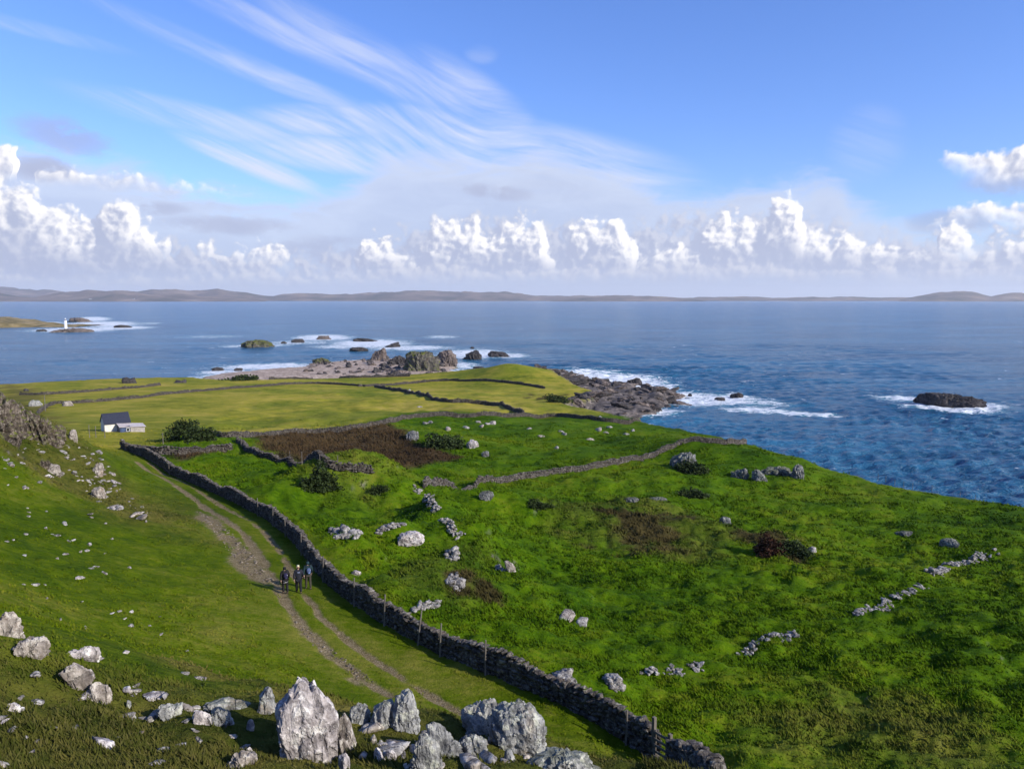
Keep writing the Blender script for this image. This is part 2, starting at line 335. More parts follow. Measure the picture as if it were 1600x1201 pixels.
# boundary walls, along their feet
NEARWALL = xy(hits([(190,702),(225,715),(262,735),(300,754),(345,774),(390,793),(430,818),(462,845),(490,880),(512,908),(540,932),(580,960),(620,984),(690,1018),(760,1048),(830,1078),(900,1110),(960,1140),(1020,1178)]))
NEARWALL += [at_z(1046, 1197, 22.4), at_z(1075, 1228, 22.4), at_z(1100, 1290, 22.4), at_z(1115, 1420, 22.6)]
def offset_poly(pts, d):
    out = []
    for i, p in enumerate(pts):
        a, b = pts[max(0, i - 1)], pts[min(len(pts) - 1, i + 1)]; dx, dy = b[0] - a[0], b[1] - a[1]; L = math.hypot(dx, dy)
        out.append((p[0] - dy / L * d, p[1] + dx / L * d))
    return out

# ------------------------------------------------------------------ object helpers
def mesh_obj(name, verts, faces, mat, parent=None, smooth=False, loc=None):
    me = bpy.data.meshes.new(name); me.from_pydata([tuple(v) for v in verts], [], [tuple(f) for f in faces]); me.update()
    if mat: me.materials.append(mat)
    if smooth: me.polygons.foreach_set('use_smooth', np.ones(len(me.polygons), bool))
    o = bpy.data.objects.new(name, me); C.objects.link(o)
    if parent: o.parent = parent
    if loc is not None: o.location = loc
    return o
def np_mesh(name, V, Q, mat, parent=None, smooth=True, attrs=None, tris=False):
    """fast mesh from arrays; Q (n,3) or (n,4)"""
    k = Q.shape[1]; me = bpy.data.meshes.new(name); me.vertices.add(len(V)); me.vertices.foreach_set('co', np.ascontiguousarray(V, np.float32).ravel())
    me.loops.add(Q.size); me.loops.foreach_set('vertex_index', np.ascontiguousarray(Q, np.int32).ravel())
    me.polygons.add(len(Q)); me.polygons.foreach_set('loop_start', np.arange(0, Q.size, k, dtype=np.int32))
    me.polygons.foreach_set('use_smooth', np.full(len(Q), smooth)); me.update(calc_edges=True); me.validate()
    for an, (typ, data) in (attrs or {}).items():
        a = me.attributes.new(an, typ, 'POINT')
        a.data.foreach_set('color' if typ == 'FLOAT_COLOR' else 'value', np.ascontiguousarray(data, np.float32).ravel())
    if mat: me.materials.append(mat)
    o = bpy.data.objects.new(name, me); C.objects.link(o)
    if parent: o.parent = parent
    return o
def tag(o, label=None, cat=None, group=None, kind=None):
    if label: o['label'] = label
    if cat: o['category'] = cat
    if group: o['group'] = group
    if kind: o['kind'] = kind
    return o
def thing(name, label, cat, loc=(0, 0, 0), rz=0.0, group=None):
    o = bpy.data.objects.new(name, None); C.objects.link(o); o.location = loc; o.rotation_euler = (0, 0, rz); o.empty_display_size = 0.2
    return tag(o, label, cat, group)
# ------------------------------------------------------------------ ground sheet with its grass, heather, bare track, shingle and rock
def zone(x, y, polys, soft, wob, seed):
    r = np.zeros(x.shape)
    for pl in polys:
        s = sdist(x, y, xy(hits(pl))) + fbm2(x, y, 9, 4, seed) * wob; r = np.maximum(r, sst(s, -soft, soft))
    return r
HEATHER = [[(380,684),(430,682),(550,672),(605,664),(630,675),(642,690),(676,701),(712,712),(700,722),(670,727),(640,730),(585,737),(500,731),(430,716),(395,704)], [(245,712),(300,708),(350,702),(372,706),(330,716),(280,722)]]
def ground_masks(x, y):
    m = {}
    dl = seg_dist(x, y, rutL); dr = seg_dist(x, y, rutR); w = fbm2(x, y, 1.6, 3, 3); r = np.hypot(x, y)
    m['path'] = np.maximum(sst(0.36 + w * 0.3 - dl, -0.22, 0.3) * sst(w + 0.9, 0.0, 0.6), 0.95 * sst(0.25 + w * 0.22 - dr, -0.18, 0.22) * sst(w + 0.8, 0.0, 0.7))
    bank = zone(x, y, [[(305,795),(330,805),(370,835),(398,865),(425,905),(440,925),(405,912),(380,890),(350,850),(318,822)]], 0.8, 2.0, 14)
    bank2 = zone(x, y, [[(450,955),(475,975),(520,1020),(590,1070),(560,1066),(500,1020),(462,985)]], 0.35, 0.9, 15) * 0.8
    m['path'] = np.maximum(m['path'], np.maximum(bank * sst(fbm2(x, y, 2.2, 4, 21), -0.5, -0.05), bank2 * sst(fbm2(x, y, 1.4, 4, 22), -0.2, 0.15)))
    m['heather'] = zone(x, y, HEATHER, 1.3, 3.5, 8)
    red = np.zeros(x.shape)
    for u, v, rr_ in [(1205,855,3.0),(715,925,1.6),(760,935,1.3),(1180,850,1.5),(860,620,8),(1000,835,5)]:
        p = hit(u, v); red = np.maximum(red, sst(rr_ + fbm2(x, y, 3, 3, 4) * rr_ * 1.4 - np.hypot(x - p[0], (y - p[1]) * 0.6), 0, rr_ * 0.6))
    m['heather'] = np.maximum(m['heather'], red * 0.85)
    # ochre pasture beyond the long boundary wall, sunlit brightness partly put into its colour
    far = xy(hits([(120,690),(240,690),(300,674),(380,678),(430,676),(550,668),(600,658),(640,651),(690,646),(760,648),(850,649),(920,652),(960,655)]))
    fp = [(-420, 90), (-130, 95)] + far + [at_z(1010, 658, 8.5), at_z(1010, 560, 5), (-420, 480)]
    m['ochre'] = sst(sdist(x, y, fp) + fbm2(x, y, 30, 4, 2) * 14, -3, 9)
    m['rough'] = np.maximum(sst(24.5 + fbm2(x, y, 7, 4, 6) * 9 - r, -2, 4) * sst(x, 16, 6), zone(x, y, [[(0,600),(60,612),(130,690),(240,760),(250,820),(180,810),(90,760),(0,700)]], 4, 9, 12) * 0.9)
    m['rough'] = np.maximum(m['rough'], zone(x, y, [[(1250,1050),(1400,1080),(1500,1120),(1560,1201),(1150,1201),(1130,1110)], [(850,800),(1000,790),(1180,850),(1120,880),(960,870)]], 3, 7, 13) * 0.5)
    m['rough'] = np.maximum(m['rough'], zone(x, y, [[(592,862),(640,855),(690,875),(694,925),(650,945),(600,930)], [(470,748),(530,738),(600,752),(640,790),(590,800),(520,780)]], 3, 7, 16) * 0.35)
    m['sand'] = sst(G.s3, -2, 1) * sst(-G.s, -1, 2) if x is G.X else np.zeros(x.shape)
    return m
def build_ground():
    x, y = G.X, G.Y; r = np.hypot(x, y); z = G.Z.copy()
    gx = np.gradient(z, axis=0); gz = np.gradient(z, axis=1)
    land = sst(G.s, 0, 4); dpath = np.minimum(seg_dist(x, y, rutL), seg_dist(x, y, rutR))
    calm = sst(dpath, 1.2, 4.5) * 0.85 + 0.15
    dw = sdist(x, y, NEARWALL + [(300, 20), (300, 300), (-100, 300)])
    right = sst(dw, 0.5, 3); m = ground_masks(x, y)
    small = fbm2(x, y * 1.25, 1.5, 3, 51) * (0.26 + 0.36 * right + 0.20 * m['rough']) * sst(160 - r, 0, 80)
    big = fbm2(x, y, 7.0, 3, 52) * (0.18 + 0.75 * right) * sst(r, 20, 60) + fbm2(x, y, 24, 3, 53) * 1.0 * sst(r, 60, 140) * (0.2 + right) * sst(330 - r, 0, 150)
    z += land * calm * (small + big)
    z -= 0.10 * m['path'] * land
    # knolls and hollows of the nearer fields
    for u, v, h, rx, ry in [(560,742,3.2,9,6),(470,792,-1.1,6,5),(612,885,-1.2,6,5),(590,800,-.9,6,4),(500,752,1.5,5,3.5),(690,815,2.0,3.4,5),(735,862,2.2,3.4,6),(792,578,1.7,15,12),(600,870,.8,2.5,2),(655,890,.8,2.5,2),(640,840,1.0,4,3.5),(690,905,1.2,3.5,4),(760,790,.9,5,4),(1075,700,1.6,9,6),(1180,722,1.4,9,5),(1240,720,1.2,7,4),(690,690,1.5,10,7),(650,930,.8,4,4),(430,770,1.5,6,4),(820,800,1.1,8,4),(930,820,1.0,9,4),(1000,800,1.0,9,4),(1120,835,1.2,8,4),(1300,900,.8,8,4),(1000,900,.7,6,3),(860,880,.8,5,3),(1210,852,.7,4,3),(870,690,1.0,9,6),(700,830,.8,5,5)]:
        p = hit(u, v); d2 = ((x - p[0]) / rx) ** 2 + ((y - p[1]) / ry) ** 2; z += h * np.exp(-d2 * 1.4) * land * calm
    # ditch shadow-line kept natural: ground heaps a little against the wall foot
    n1, n2 = x.shape; V = np.stack([x, y, z], -1).reshape(-1, 3)
    ii, jj = np.meshgrid(np.arange(n1 - 1), np.arange(n2 - 1), indexing='ij'); a = (ii * n2 + jj).ravel()
    Q = np.stack([a, a + 1, a + n2 + 1, a + n2], -1)
    V = np.vstack([V, [[0, 0, 38.3]]])
    # close the small ring under the viewpoint
    c = len(V) - 1; e = np.arange(n1 - 1) * n2; T = np.stack([np.full(n1 - 1, c), e, e + n2, np.full(n1 - 1, c)], -1)
    # slope
    rt = np.gradient(z, axis=1) / np.maximum(np.gradient(r, axis=1), 1e-3); tt = np.gradient(z, axis=0) / np.maximum(np.abs(np.gradient(np.radians(_th))[:, None] * r), 1e-3)
    slope = np.hypot(rt, tt); steep = sst(slope + fbm2(x, y, 3, 3, 19) * 0.35, 1.1, 1.6)
    shelf = sst(G.s2, -2, 1) * sst(-G.s, -2, 1.5); shore = sst(-G.s, -0.8, 0.8)
    rock = np.maximum(np.maximum(steep * sst(r, 24, 40), shelf), shore * (1 - m['sand']))
    G.rockmask = rock; G.Zf = z
    ma = np.stack([m['path'], m['heather'], m['ochre'], rock], -1).reshape(-1, 4); mb = np.stack([m['rough'], m['sand'], right, sst(r, 0, 300)], -1).reshape(-1, 4)
    ma = np.vstack([ma, [[0, 0, 0, 0]]]); mb = np.vstack([mb, [[1, 0, 0, 0]]])
    G.m = m; G.right = right; G.calm = calm; G.Z = z
    o = np_mesh('ground', V, np.vstack([Q, T[:, [0, 1, 2, 0]][:0], Q[:0]]), MAT_GROUND, attrs={'mask_a': ('FLOAT_COLOR', ma), 'mask_b': ('FLOAT_COLOR', mb)})
    return tag(o, 'uneven grass land sloping down to a rocky shore', None, None, 'structure')
def grass_colour(t, pos, ma, mb):
    """colour of the sward at a place: shared by the ground and the grass blades"""
    n1 = t.noise(pos, 0.045, 4, 0.55); n2 = t.noise(pos, 0.35, 4, 0.6); n3 = t.noise(t.vmul(pos, (1.0, 1.7, 1.0)), 1.6, 4, 0.65)
    path, heath, ochre = ma[0], ma[1], ma[2]; rough, sand, right = mb[0], mb[1], mb[2]
    f = t.add(t.mul(t.sub(t.add(t.mul(n1, 0.45), t.add(t.mul(n2, 0.35), t.mul(n3, 0.35))), 0.575), 1.15), 0.55)
    lush = t.ramp(f, [(0.32, (0.009, 0.030, 0.0015)), (0.46, (0.032, 0.078, 0.0015)), (0.58, (0.072, 0.135, 0.002)), (0.74, (0.140, 0.165, 0.009))])
    slope = t.ramp(f, [(0.32, (0.015, 0.030, 0.002)), (0.46, (0.045, 0.082, 0.002)), (0.58, (0.086, 0.124, 0.003)), (0.76, (0.185, 0.180, 0.026))])
    pn = t.noise(t.vmul(pos, (0.35, 1.0, 1.0)), 0.16, 5, 0.7); pale = t.ramp(t.add(f, t.mul(t.sub(pn, 0.5), 0.5)), [(0.34, (0.080, 0.098, 0.010)), (0.46, (0.195, 0.200, 0.017)), (0.58, (0.300, 0.262, 0.030)), (0.74, (0.40, 0.30, 0.07))])
    pale = t.mix(t.mul(t.sstep(t.noise(t.vmul(pos, (0.6, 1.0, 1.0)), 0.035, 5, 0.65), 0.48, 0.60), 0.65), pale, t.ramp(f, [(0.32, (0.03, 0.06, 0.005)), (0.48, (0.085, 0.130, 0.008)), (0.70, (0.17, 0.20, 0.018))]))
    dull = t.ramp(f, [(0.34, (0.018, 0.024, 0.005)), (0.46, (0.052, 0.056, 0.010)), (0.58, (0.105, 0.088, 0.022)), (0.76, (0.18, 0.14, 0.046))])
    brown = t.ramp(f, [(0.32, (0.016, 0.012, 0.006)), (0.48, (0.040, 0.027, 0.013)), (0.62, (0.070, 0.047, 0.020)), (0.78, (0.10, 0.074, 0.028))])
    c = t.mix(right, slope, lush); c = t.mix(ochre, c, pale); c = t.mix(t.mul(rough, 0.8), c, dull); return t.mix(heath, c, brown), n2, n3
def ground_material():
    m, t, b = mat_nt('turf', 0.95, 0.04)
    pos = t.new('ShaderNodeNewGeometry').outputs['Position']
    A = t.attr('mask_a'); B = t.attr('mask_b')
    sa = t.new('ShaderNodeSeparateColor'); t.put(sa.inputs[0], A.outputs['Color']); sb = t.new('ShaderNodeSeparateColor'); t.put(sb.inputs[0], B.outputs['Color'])
    c, n2, n3 = grass_colour(t, pos, sa.outputs, sb.outputs)
    # gravel of the track
    gv = t.voro(pos, 16.0); gn = t.noise(pos, 2.2, 6, 0.7)
    gravel = t.ramp(t.add(t.mul(gv, 0.5), t.mul(gn, 0.6)), [(0.25, (0.05, 0.034, 0.016)), (0.5, (0.15, 0.108, 0.055)), (0.75, (0.34, 0.265, 0.165))])
    pf = t.mul(t.sstep(t.add(sa.outputs[0], t.mul(t.sub(gn, 0.5), 0.8)), 0.20, 0.85), 0.9)
    c = t.mix(pf, c, gravel)
    sn = t.noise(pos, 0.25, 5, 0.65); sv = t.voro(pos, 0.9)
    sandc = t.ramp(t.add(t.mul(sn, 0.7), t.mul(sv, 0.35)), [(0.25, (0.10, 0.078, 0.06)), (0.5, (0.34, 0.26, 0.20)), (0.7, (0.56, 0.45, 0.35))])
    c = t.mix(sb.outputs[1], c, sandc)
    rn = t.noise(t.vmul(pos, (0.5, 1.0, 1.6)), 0.55, 6, 0.7, 0.6)
    rockc = t.ramp(rn, [(0.30, (0.022, 0.020, 0.022)), (0.48, (0.085, 0.075, 0.07)), (0.62, (0.20, 0.17, 0.15)), (0.75, (0.36, 0.31, 0.27))])
    c = t.mix(A.outputs['Alpha'], c, rockc)
    t.put(b.inputs['Base Color'], c)
    h = t.add(t.mul(n3, 0.6), t.noise(pos, 7.0, 4, 0.7)); bump(t, b, h, 0.9, 0.12)
    return m
MAT_GROUND = ground_material()
GROUND = build_ground()
# ------------------------------------------------------------------ sea
SEA_ROCKS = [  # u, v of the waterline, width px, height px  (also drive the surf around them)
 (1483,634,112,25),(1402,0,0,0)]
SURF = [(1142,622,46,10,1.0),(1185,640,60,6,.9),(1255,645,60,4,.9),(905,588,70,18,1.0),(960,592,85,14,1.0),(1000,600,60,12,1.0),(930,580,60,6,.7),(1030,606,40,8,.8),(1085,622,85,13,1.0),(1180,628,60,8,.7),(1010,642,60,8,.9),(1420,622,55,5,.9),(1490,636,75,6,1.0),(1550,634,30,5,.8),
        (505,527,50,6,1.0),(580,536,70,8,1.0),(640,543,70,5,.9),(400,540,60,3,.8),(470,535,60,4,.7),(540,541,60,4,.8),(740,552,60,9,1.0),(690,526,30,3,.7),(795,555,34,5,.9),(715,570,40,8,.8),(420,572,85,6,1.0),(350,581,45,4,1.0),(330,526,60,3,.5),
        (120,515,70,4,1.0),(160,506,60,5,1.0),(190,512,50,3,1.0),(145,498,28,4,1.0),(75,505,30,3,.8),(235,505,20,2,.6),(620,585,60,4,.5)]
def build_sea():
    th = np.r_[np.arange(-180, -40, 4.0), np.arange(-40, 40, 0.155), np.arange(40, 180.1, 4.0)]
    rr = [78.0]
    while rr[-1] < 20300: rr.append(rr[-1] * (1 + 0.0037 * (1 if rr[-1] < 380 else (rr[-1] / 380) ** 1.15)) if rr[-1] < 3500 else rr[-1] * 1.09)
    rr = np.array(rr)
    T, Rr = np.meshgrid(np.radians(th), rr, indexing='ij'); x, y = Rr * np.sin(T), Rr * np.cos(T)
    dr = np.gradient(rr)[None, :] * np.ones_like(x); g = np.random.default_rng(3); z = np.zeros_like(x)
    shelter = 1 - 0.65 * sst(-np.degrees(T), 8, 20) * sst(640 - Rr, 0, 250)
    gust = 0.75 + 0.9 * fbm2(x, y, 70, 3, 91)
    for k in range(46):
        L = 1.9 * (26.0 / 1.9) ** (k / 45.0) * g.uniform(.9, 1.1); a = R(-72 + g.normal(0, 32)); amp = 0.024 * L ** 0.85 * g.uniform(.6, 1.1) * (1 if L < 7 else (7 / L) ** 1.05)
        ph = (x * math.cos(a) + y * math.sin(a)) * 2 * math.pi / L + g.uniform(0, 6.28) + fbm2(x, y, L * 5, 2, 100 + k) * 6
        s = np.sin(ph); w = (0.5 + 0.5 * s) ** 1.6 * 2 - 1
        z += amp * w * sst(L / dr, 1.6, 5.0) * np.clip(0.75 + 2.2 * vn2(x / (L * 4 + 12) + k, y / (L * 4 + 12), 300 + k), 0, 2.2)
    z *= shelter * gust
    foam = np.zeros_like(x)
    for u, v, ru, rv, k in SURF:
        cx, cy = at_z(u, v, 0); sx = ru / FPX * cy; sy = rv / FPX * (cx * cx + cy * cy) / CAMZ * 0.9
        ca, sa = math.cos(math.atan2(cx, cy)), math.sin(math.atan2(cx, cy)); dx, dy = x - cx, y - cy
        p, q = dx * ca - dy * sa, dx * sa + dy * ca
        foam = np.maximum(foam, k * sst(1.5 - np.hypot(p / sx, q / sy), 0, 1.2))
    V = np.stack([x, y, z], -1).reshape(-1, 3); n1, n2 = x.shape
    ii, jj = np.meshgrid(np.arange(n1 - 1), np.arange(n2 - 1), indexing='ij'); a = (ii * n2 + jj).ravel(); Q = np.stack([a, a + 1, a + n2 + 1, a + n2], -1)
    near = np.clip(foam, 0, 1)
    # surf line where the water shoals
    hgt = np.where(Rr < 600, height(x, y), -9.0); near = np.maximum(near, 0.75 * sst(hgt, -2.4, -0.2) * (Rr < 600))
    m, t, b = mat_nt('sea_water', 0.12, 0.5)
    pos = t.new('ShaderNodeNewGeometry').outputs['Position']
    fa = t.attr('foam').outputs['Fac']
    n = t.noise(t.vmul(pos, (0.7, 1.5, 1.0)), 0.16, 5, 0.65, 0.5); nl = t.noise(t.vmul(pos, (0.6, 1.6, 1.0)), 0.9, 4, 0.7, 0.8)
    f = t.sstep(t.add(t.mul(fa, 1.0), t.mul(t.sub(t.add(t.mul(n, 0.5), t.mul(nl, 0.5)), 0.5), 4.2)), 0.52, 0.82)
    lace = t.sstep(t.voro(t.vadd(t.vmul(pos, (0.5, 1.0, 0.0)), t.comb(t.mul(nl, 1.6), t.mul(n, 2.0))), 0.34, 'DISTANCE_TO_EDGE'), 0.04, 0.30, 1.0, 0.0)
    f = t.m('MAXIMUM', t.sstep(f, 0.75, 1.0), t.mul(t.sstep(f, 0.0, 0.5), lace))
    caps = t.mul(t.sstep(t.noise(t.vmul(pos, (0.45, 1.0, 1.0)), 0.13, 4, 0.75), 0.63, 0.68), t.sstep(nl, 0.44, 0.6))
    f = t.mul(t.m('MAXIMUM', f, t.mul(caps, 0.75)), 0.92)
    big = t.noise(t.vmul(pos, (0.4, 1.0, 1.0)), 0.012, 3, 0.5)
    streak = t.noise(t.vmul(pos, (0.22, 1.0, 1.0)), 0.055, 6, 0.72, 0.6)
    deep = t.mix(t.sstep(t.add(t.mul(big, 0.4), t.mul(streak, 0.6)), 0.36, 0.66), (0.009, 0.070, 0.145), (0.032, 0.155, 0.265))
    deep = t.mix(t.mul(t.sstep(fa, 0.1, 0.9), 0.6), deep, (0.05, 0.26, 0.30))
    t.put(b.inputs['Base Color'], t.mix(f, deep, (0.82, 0.85, 0.86))); t.put(b.inputs['Roughness'], t.sstep(f, 0.0, 0.6, 0.2, 0.8))
    b.inputs['IOR'].default_value = 1.33
    h1 = t.noise(t.vmul(pos, (0.5, 1.2, 1.0)), 0.30, 5, 0.62, 0.4); h2 = t.noise(t.vmul(pos, (0.7, 1.4, 1.0)), 1.7, 3, 0.6)
    bump(t, b, t.add(t.mul(h1, 1.0), t.mul(h2, 0.18)), 1.0, 2.6)
    b.inputs['Specular IOR Level'].default_value = 0.27
    o = np_mesh('sea', V, Q, m, attrs={'foam': ('FLOAT', near.reshape(-1))})
    return tag(o, 'blue sea with wind ripples and white surf', None, None, 'structure')
SEA = build_sea()
# ------------------------------------------------------------------ far shore
def far_hills():
    m, t, b = mat_nt('far_moor', 0.95, 0.1)
    pos = t.new('ShaderNodeNewGeometry').outputs['Position']; n = t.noise(t.vmul(pos, (1, 1, 3)), 0.0022, 6, 0.65)
    t.put(b.inputs['Base Color'], t.ramp(n, [(0.35, (0.06, 0.06, 0.035)), (0.5, (0.17, 0.125, 0.09)), (0.62, (0.27, 0.20, 0.14)), (0.75, (0.38, 0.33, 0.27))]))
    V, Q = [], []
    def ridge(D, pts, depth, seed):
        us = np.arange(pts[0][0], pts[-1][0] + 1, 4.0); hv = np.interp(us, [p[0] for p in pts], [p[1] for p in pts]); n = len(us); rows = 12; base = len(V)
        for k in range(rows):
            s = k / (rows - 1.0); prof = math.sin(min(1.0, s * 1.15) * math.pi / 2) if s < .8 else 1.0 - (s - .8) * 2.0
            for i, u in enumerate(us):
                d = D + depth * (s - 0.6); a = (u - 800) / FPX; top = 40 + (465.5 - hv[i]) / FPX * D
                zz = max(0.0, top) * prof; zz += float(fbm2(np.array([u * D / FPX]), np.array([d * 1.0]), 420, 4, seed)[0]) * 60 * min(1, prof * 1.5) * (min(1, max(0, top - 20) / 80)) - (3 if k == 0 else 0)
                V.append((a * d, d, zz))
        for k in range(rows - 1):
            for i in range(n - 1):
                q = base + k * n + i; Q.append((q, q + 1, q + n + 1, q + n))
    ridge(16000, [(-300,444),(-120,441),(0,446),(60,452),(110,456),(160,457),(240,460),(330,463),(420,468)], 2500, 5)
    ridge(12500, [(-200,462),(60,464),(180,456),(240,452),(310,455),(345,451),(395,458),(460,460),(560,457),(640,453),(710,456),(765,454),(820,460),(900,462),(990,461),(1080,464),(1180,463),(1200,464),(1330,463.5),(1500,465)], 2000, 8)
    ridge(10300, [(-250,458),(0,459),(55,465),(75,461),(120,454),(180,449),(215,451),(260,459),(330,463),(420,468)], 1500, 2)
    ridge(10800, [(1400,468),(1440,461),(1490,454),(1520,456),(1545,459),(1580,456),(1640,459),(1800,466)], 1500, 3)
    ridge(10600, [(860,468),(900,464),(1000,463),(1040,464),(1100,468)], 1000, 6)
    o = np_mesh('hills', np.array(V), np.array(Q), m); tag(o, 'low brown hills of the far shore fading into haze', None, None, 'structure')
far_hills()
# ------------------------------------------------------------------ sea air
def build_haze():
    m = bpy.data.materials.new('sea_air'); m.use_nodes = True; t = NT(m.node_tree); t.n.remove(t.n['Principled BSDF'])
    v = t.new('ShaderNodeVolumePrincipled'); v.inputs['Color'].default_value = (0.93, 0.96, 1.0, 1); v.inputs['Density'].default_value = HAZE; v.inputs['Anisotropy'].default_value = 0.2
    t.l.new(v.outputs[0], t.n['Material Output'].inputs['Volume'])
    a = 21000.0; z0, z1 = -9.0, 330.0
    V = [(-a, -a, z0), (a, -a, z0), (a, a, z0), (-a, a, z0), (-a, -a, z1), (a, -a, z1), (a, a, z1), (-a, a, z1)]
    o = mesh_obj('haze', V, [(0, 3, 2, 1), (4, 5, 6, 7), (0, 1, 5, 4), (1, 2, 6, 5), (2, 3, 7, 6), (3, 0, 4, 7)], m)
    tag(o, 'thin bluish sea air over the far shore', None, None, 'stuff')
HAZE = 3.6e-5
build_haze()
# ------------------------------------------------------------------ rock
def rock_material(name, stops, lichen, lichen_amt, scale=1.0, moss=0.0, wet=False):
    m, t, b = mat_nt(name, 0.9, 0.2)
    pos = t.vmul(t.new('ShaderNodeNewGeometry').outputs['Position'], (scale, scale, scale))
    n = t.noise(pos, 1.1, 6, 0.68, 0.5); n2 = t.noise(pos, 5.0, 5, 0.7); n3 = t.noise(t.vmul(pos, (2.2, 2.2, 0.7)), 1.6, 5, 0.65, 0.8)
    c = t.ramp(t.add(t.mul(t.sub(t.add(t.mul(n, 0.4), t.add(t.mul(n2, 0.35), t.mul(n3, 0.35))), 0.55), 1.5), 0.53), stops)
    cr = t.voro(t.vadd(t.vmul(pos, (1.0, 1.0, 0.45)), (0.3, 0, 0)), 1.3, 'DISTANCE_TO_EDGE', 0)
    crk = t.sstep(t.add(cr, t.mul(t.sub(n2, 0.5), 0.10)), 0.0, 0.035)
    c = t.mix(t.sub(1.0, t.mul(t.sub(1.0, crk), 0.22)), (0.03, 0.028, 0.026), c)
    li = t.sstep(t.add(t.mul(t.noise(pos, 3.4, 5, 0.75), 0.7), t.mul(n2, 0.3)), 0.53, 0.58)
    c = t.mix(t.mul(li, lichen_amt), c, lichen)
    if moss:
        nz = t.sep(t.new('ShaderNodeNewGeometry').outputs['Normal'])[2]
        g = t.mul(t.sstep(t.add(nz, t.mul(t.sub(n, 0.5), 1.1)), 0.28 if moss >= 1 else 0.55, 0.7 if moss >= 1 else 0.85), moss)
        c = t.mix(g, c, t.ramp(n2, [(0.3, (0.035, 0.05, 0.008)), (0.6, (0.12, 0.13, 0.025)), (0.8, (0.22, 0.19, 0.05))]))
    st = t.sstep(t.noise(t.vadd(pos, (7.0, 3.0, 1.0)), 0.9, 5, 0.7), 0.54, 0.68)
    c = t.mix(t.mul(st, 0.55), c, t.mix(1.0, c, (0.62, 0.44, 0.30), 'MULTIPLY'))
    t.put(b.inputs['Base Color'], c)
    bump(t, b, t.add(t.mul(n2, 0.5), t.add(n3, t.mul(crk, 0.35))), 1.0, 0.10 / scale)
    return m
ROCK_PALE = rock_material('pale_lichened_rock', [(0.30, (0.06, 0.055, 0.052)), (0.44, (0.22, 0.195, 0.185)), (0.57, (0.43, 0.39, 0.365)), (0.72, (0.64, 0.60, 0.56))], (0.68, 0.65, 0.59), 0.8)
ROCK_GREY = rock_material('grey_green_rock', [(0.30, (0.045, 0.047, 0.05)), (0.45, (0.155, 0.155, 0.15)), (0.58, (0.31, 0.31, 0.295)), (0.73, (0.52, 0.51, 0.47))], (0.54, 0.55, 0.45), 0.75, 1.0, 0.4)
ROCK_WARM = rock_material('weathered_pinkish_rock', [(0.30, (0.07, 0.052, 0.042)), (0.46, (0.165, 0.142, 0.118)), (0.60, (0.33, 0.29, 0.245)), (0.74, (0.53, 0.48, 0.41))], (0.62, 0.58, 0.5), 0.6)
ROCK_OUT = rock_material('grey_blue_outcrop_rock', [(0.30, (0.03, 0.032, 0.034)), (0.46, (0.095, 0.098, 0.10)), (0.60, (0.20, 0.20, 0.20)), (0.74, (0.36, 0.36, 0.34))], (0.42, 0.43, 0.36), 0.6, 0.7, 0.6)
ROCK_CRAG = rock_material('mossy_crag_rock', [(0.30, (0.018, 0.015, 0.011)), (0.48, (0.058, 0.046, 0.034)), (0.62, (0.15, 0.12, 0.095)), (0.76, (0.34, 0.30, 0.25))], (0.45, 0.40, 0.34), 0.3, 0.8, 1.0)
ROCK_SEA = rock_material('dark_sea_rock', [(0.30, (0.010, 0.010, 0.012)), (0.46, (0.034, 0.032, 0.034)), (0.60, (0.075, 0.066, 0.062)), (0.74, (0.16, 0.14, 0.125))], (0.2, 0.18, 0.16), 0.15, 0.35)
ROCK_TOP = rock_material('grass_topped_sea_rock', [(0.30, (0.018, 0.017, 0.016)), (0.46, (0.06, 0.055, 0.05)), (0.60, (0.14, 0.125, 0.105)), (0.74, (0.28, 0.25, 0.2))], (0.2, 0.2, 0.12), 0.4, 0.3, 1.0)
ROCK_BROWN = rock_material('brown_shore_rock', [(0.30, (0.02, 0.017, 0.016)), (0.46, (0.075, 0.06, 0.052)), (0.60, (0.17, 0.135, 0.115)), (0.74, (0.34, 0.29, 0.25))], (0.36, 0.32, 0.28), 0.35, 0.5)
STONE_WALL = rock_material('field_stone', [(0.30, (0.018, 0.016, 0.013)), (0.46, (0.052, 0.045, 0.038)), (0.60, (0.118, 0.102, 0.086)), (0.74, (0.27, 0.245, 0.21))], (0.34, 0.33, 0.27), 0.45, 1.4)
STONE_DARK = rock_material('dark_field_stone', [(0.30, (0.016, 0.014, 0.012)), (0.46, (0.045, 0.038, 0.032)), (0.60, (0.10, 0.085, 0.07)), (0.74, (0.22, 0.19, 0.16))], (0.26, 0.25, 0.2), 0.4, 1.0)
STONE_PALE = rock_material('pale_field_stone', [(0.30, (0.05, 0.045, 0.04)), (0.46, (0.15, 0.138, 0.125)), (0.60, (0.30, 0.28, 0.255)), (0.74, (0.52, 0.50, 0.46))], (0.56, 0.54, 0.48), 0.55, 1.2)
STONE_TRACK = rock_material('track_stone', [(0.30, (0.04, 0.03, 0.02)), (0.46, (0.11, 0.088, 0.062)), (0.60, (0.22, 0.18, 0.13)), (0.74, (0.40, 0.34, 0.26))], (0.40, 0.36, 0.28), 0.4, 1.4)

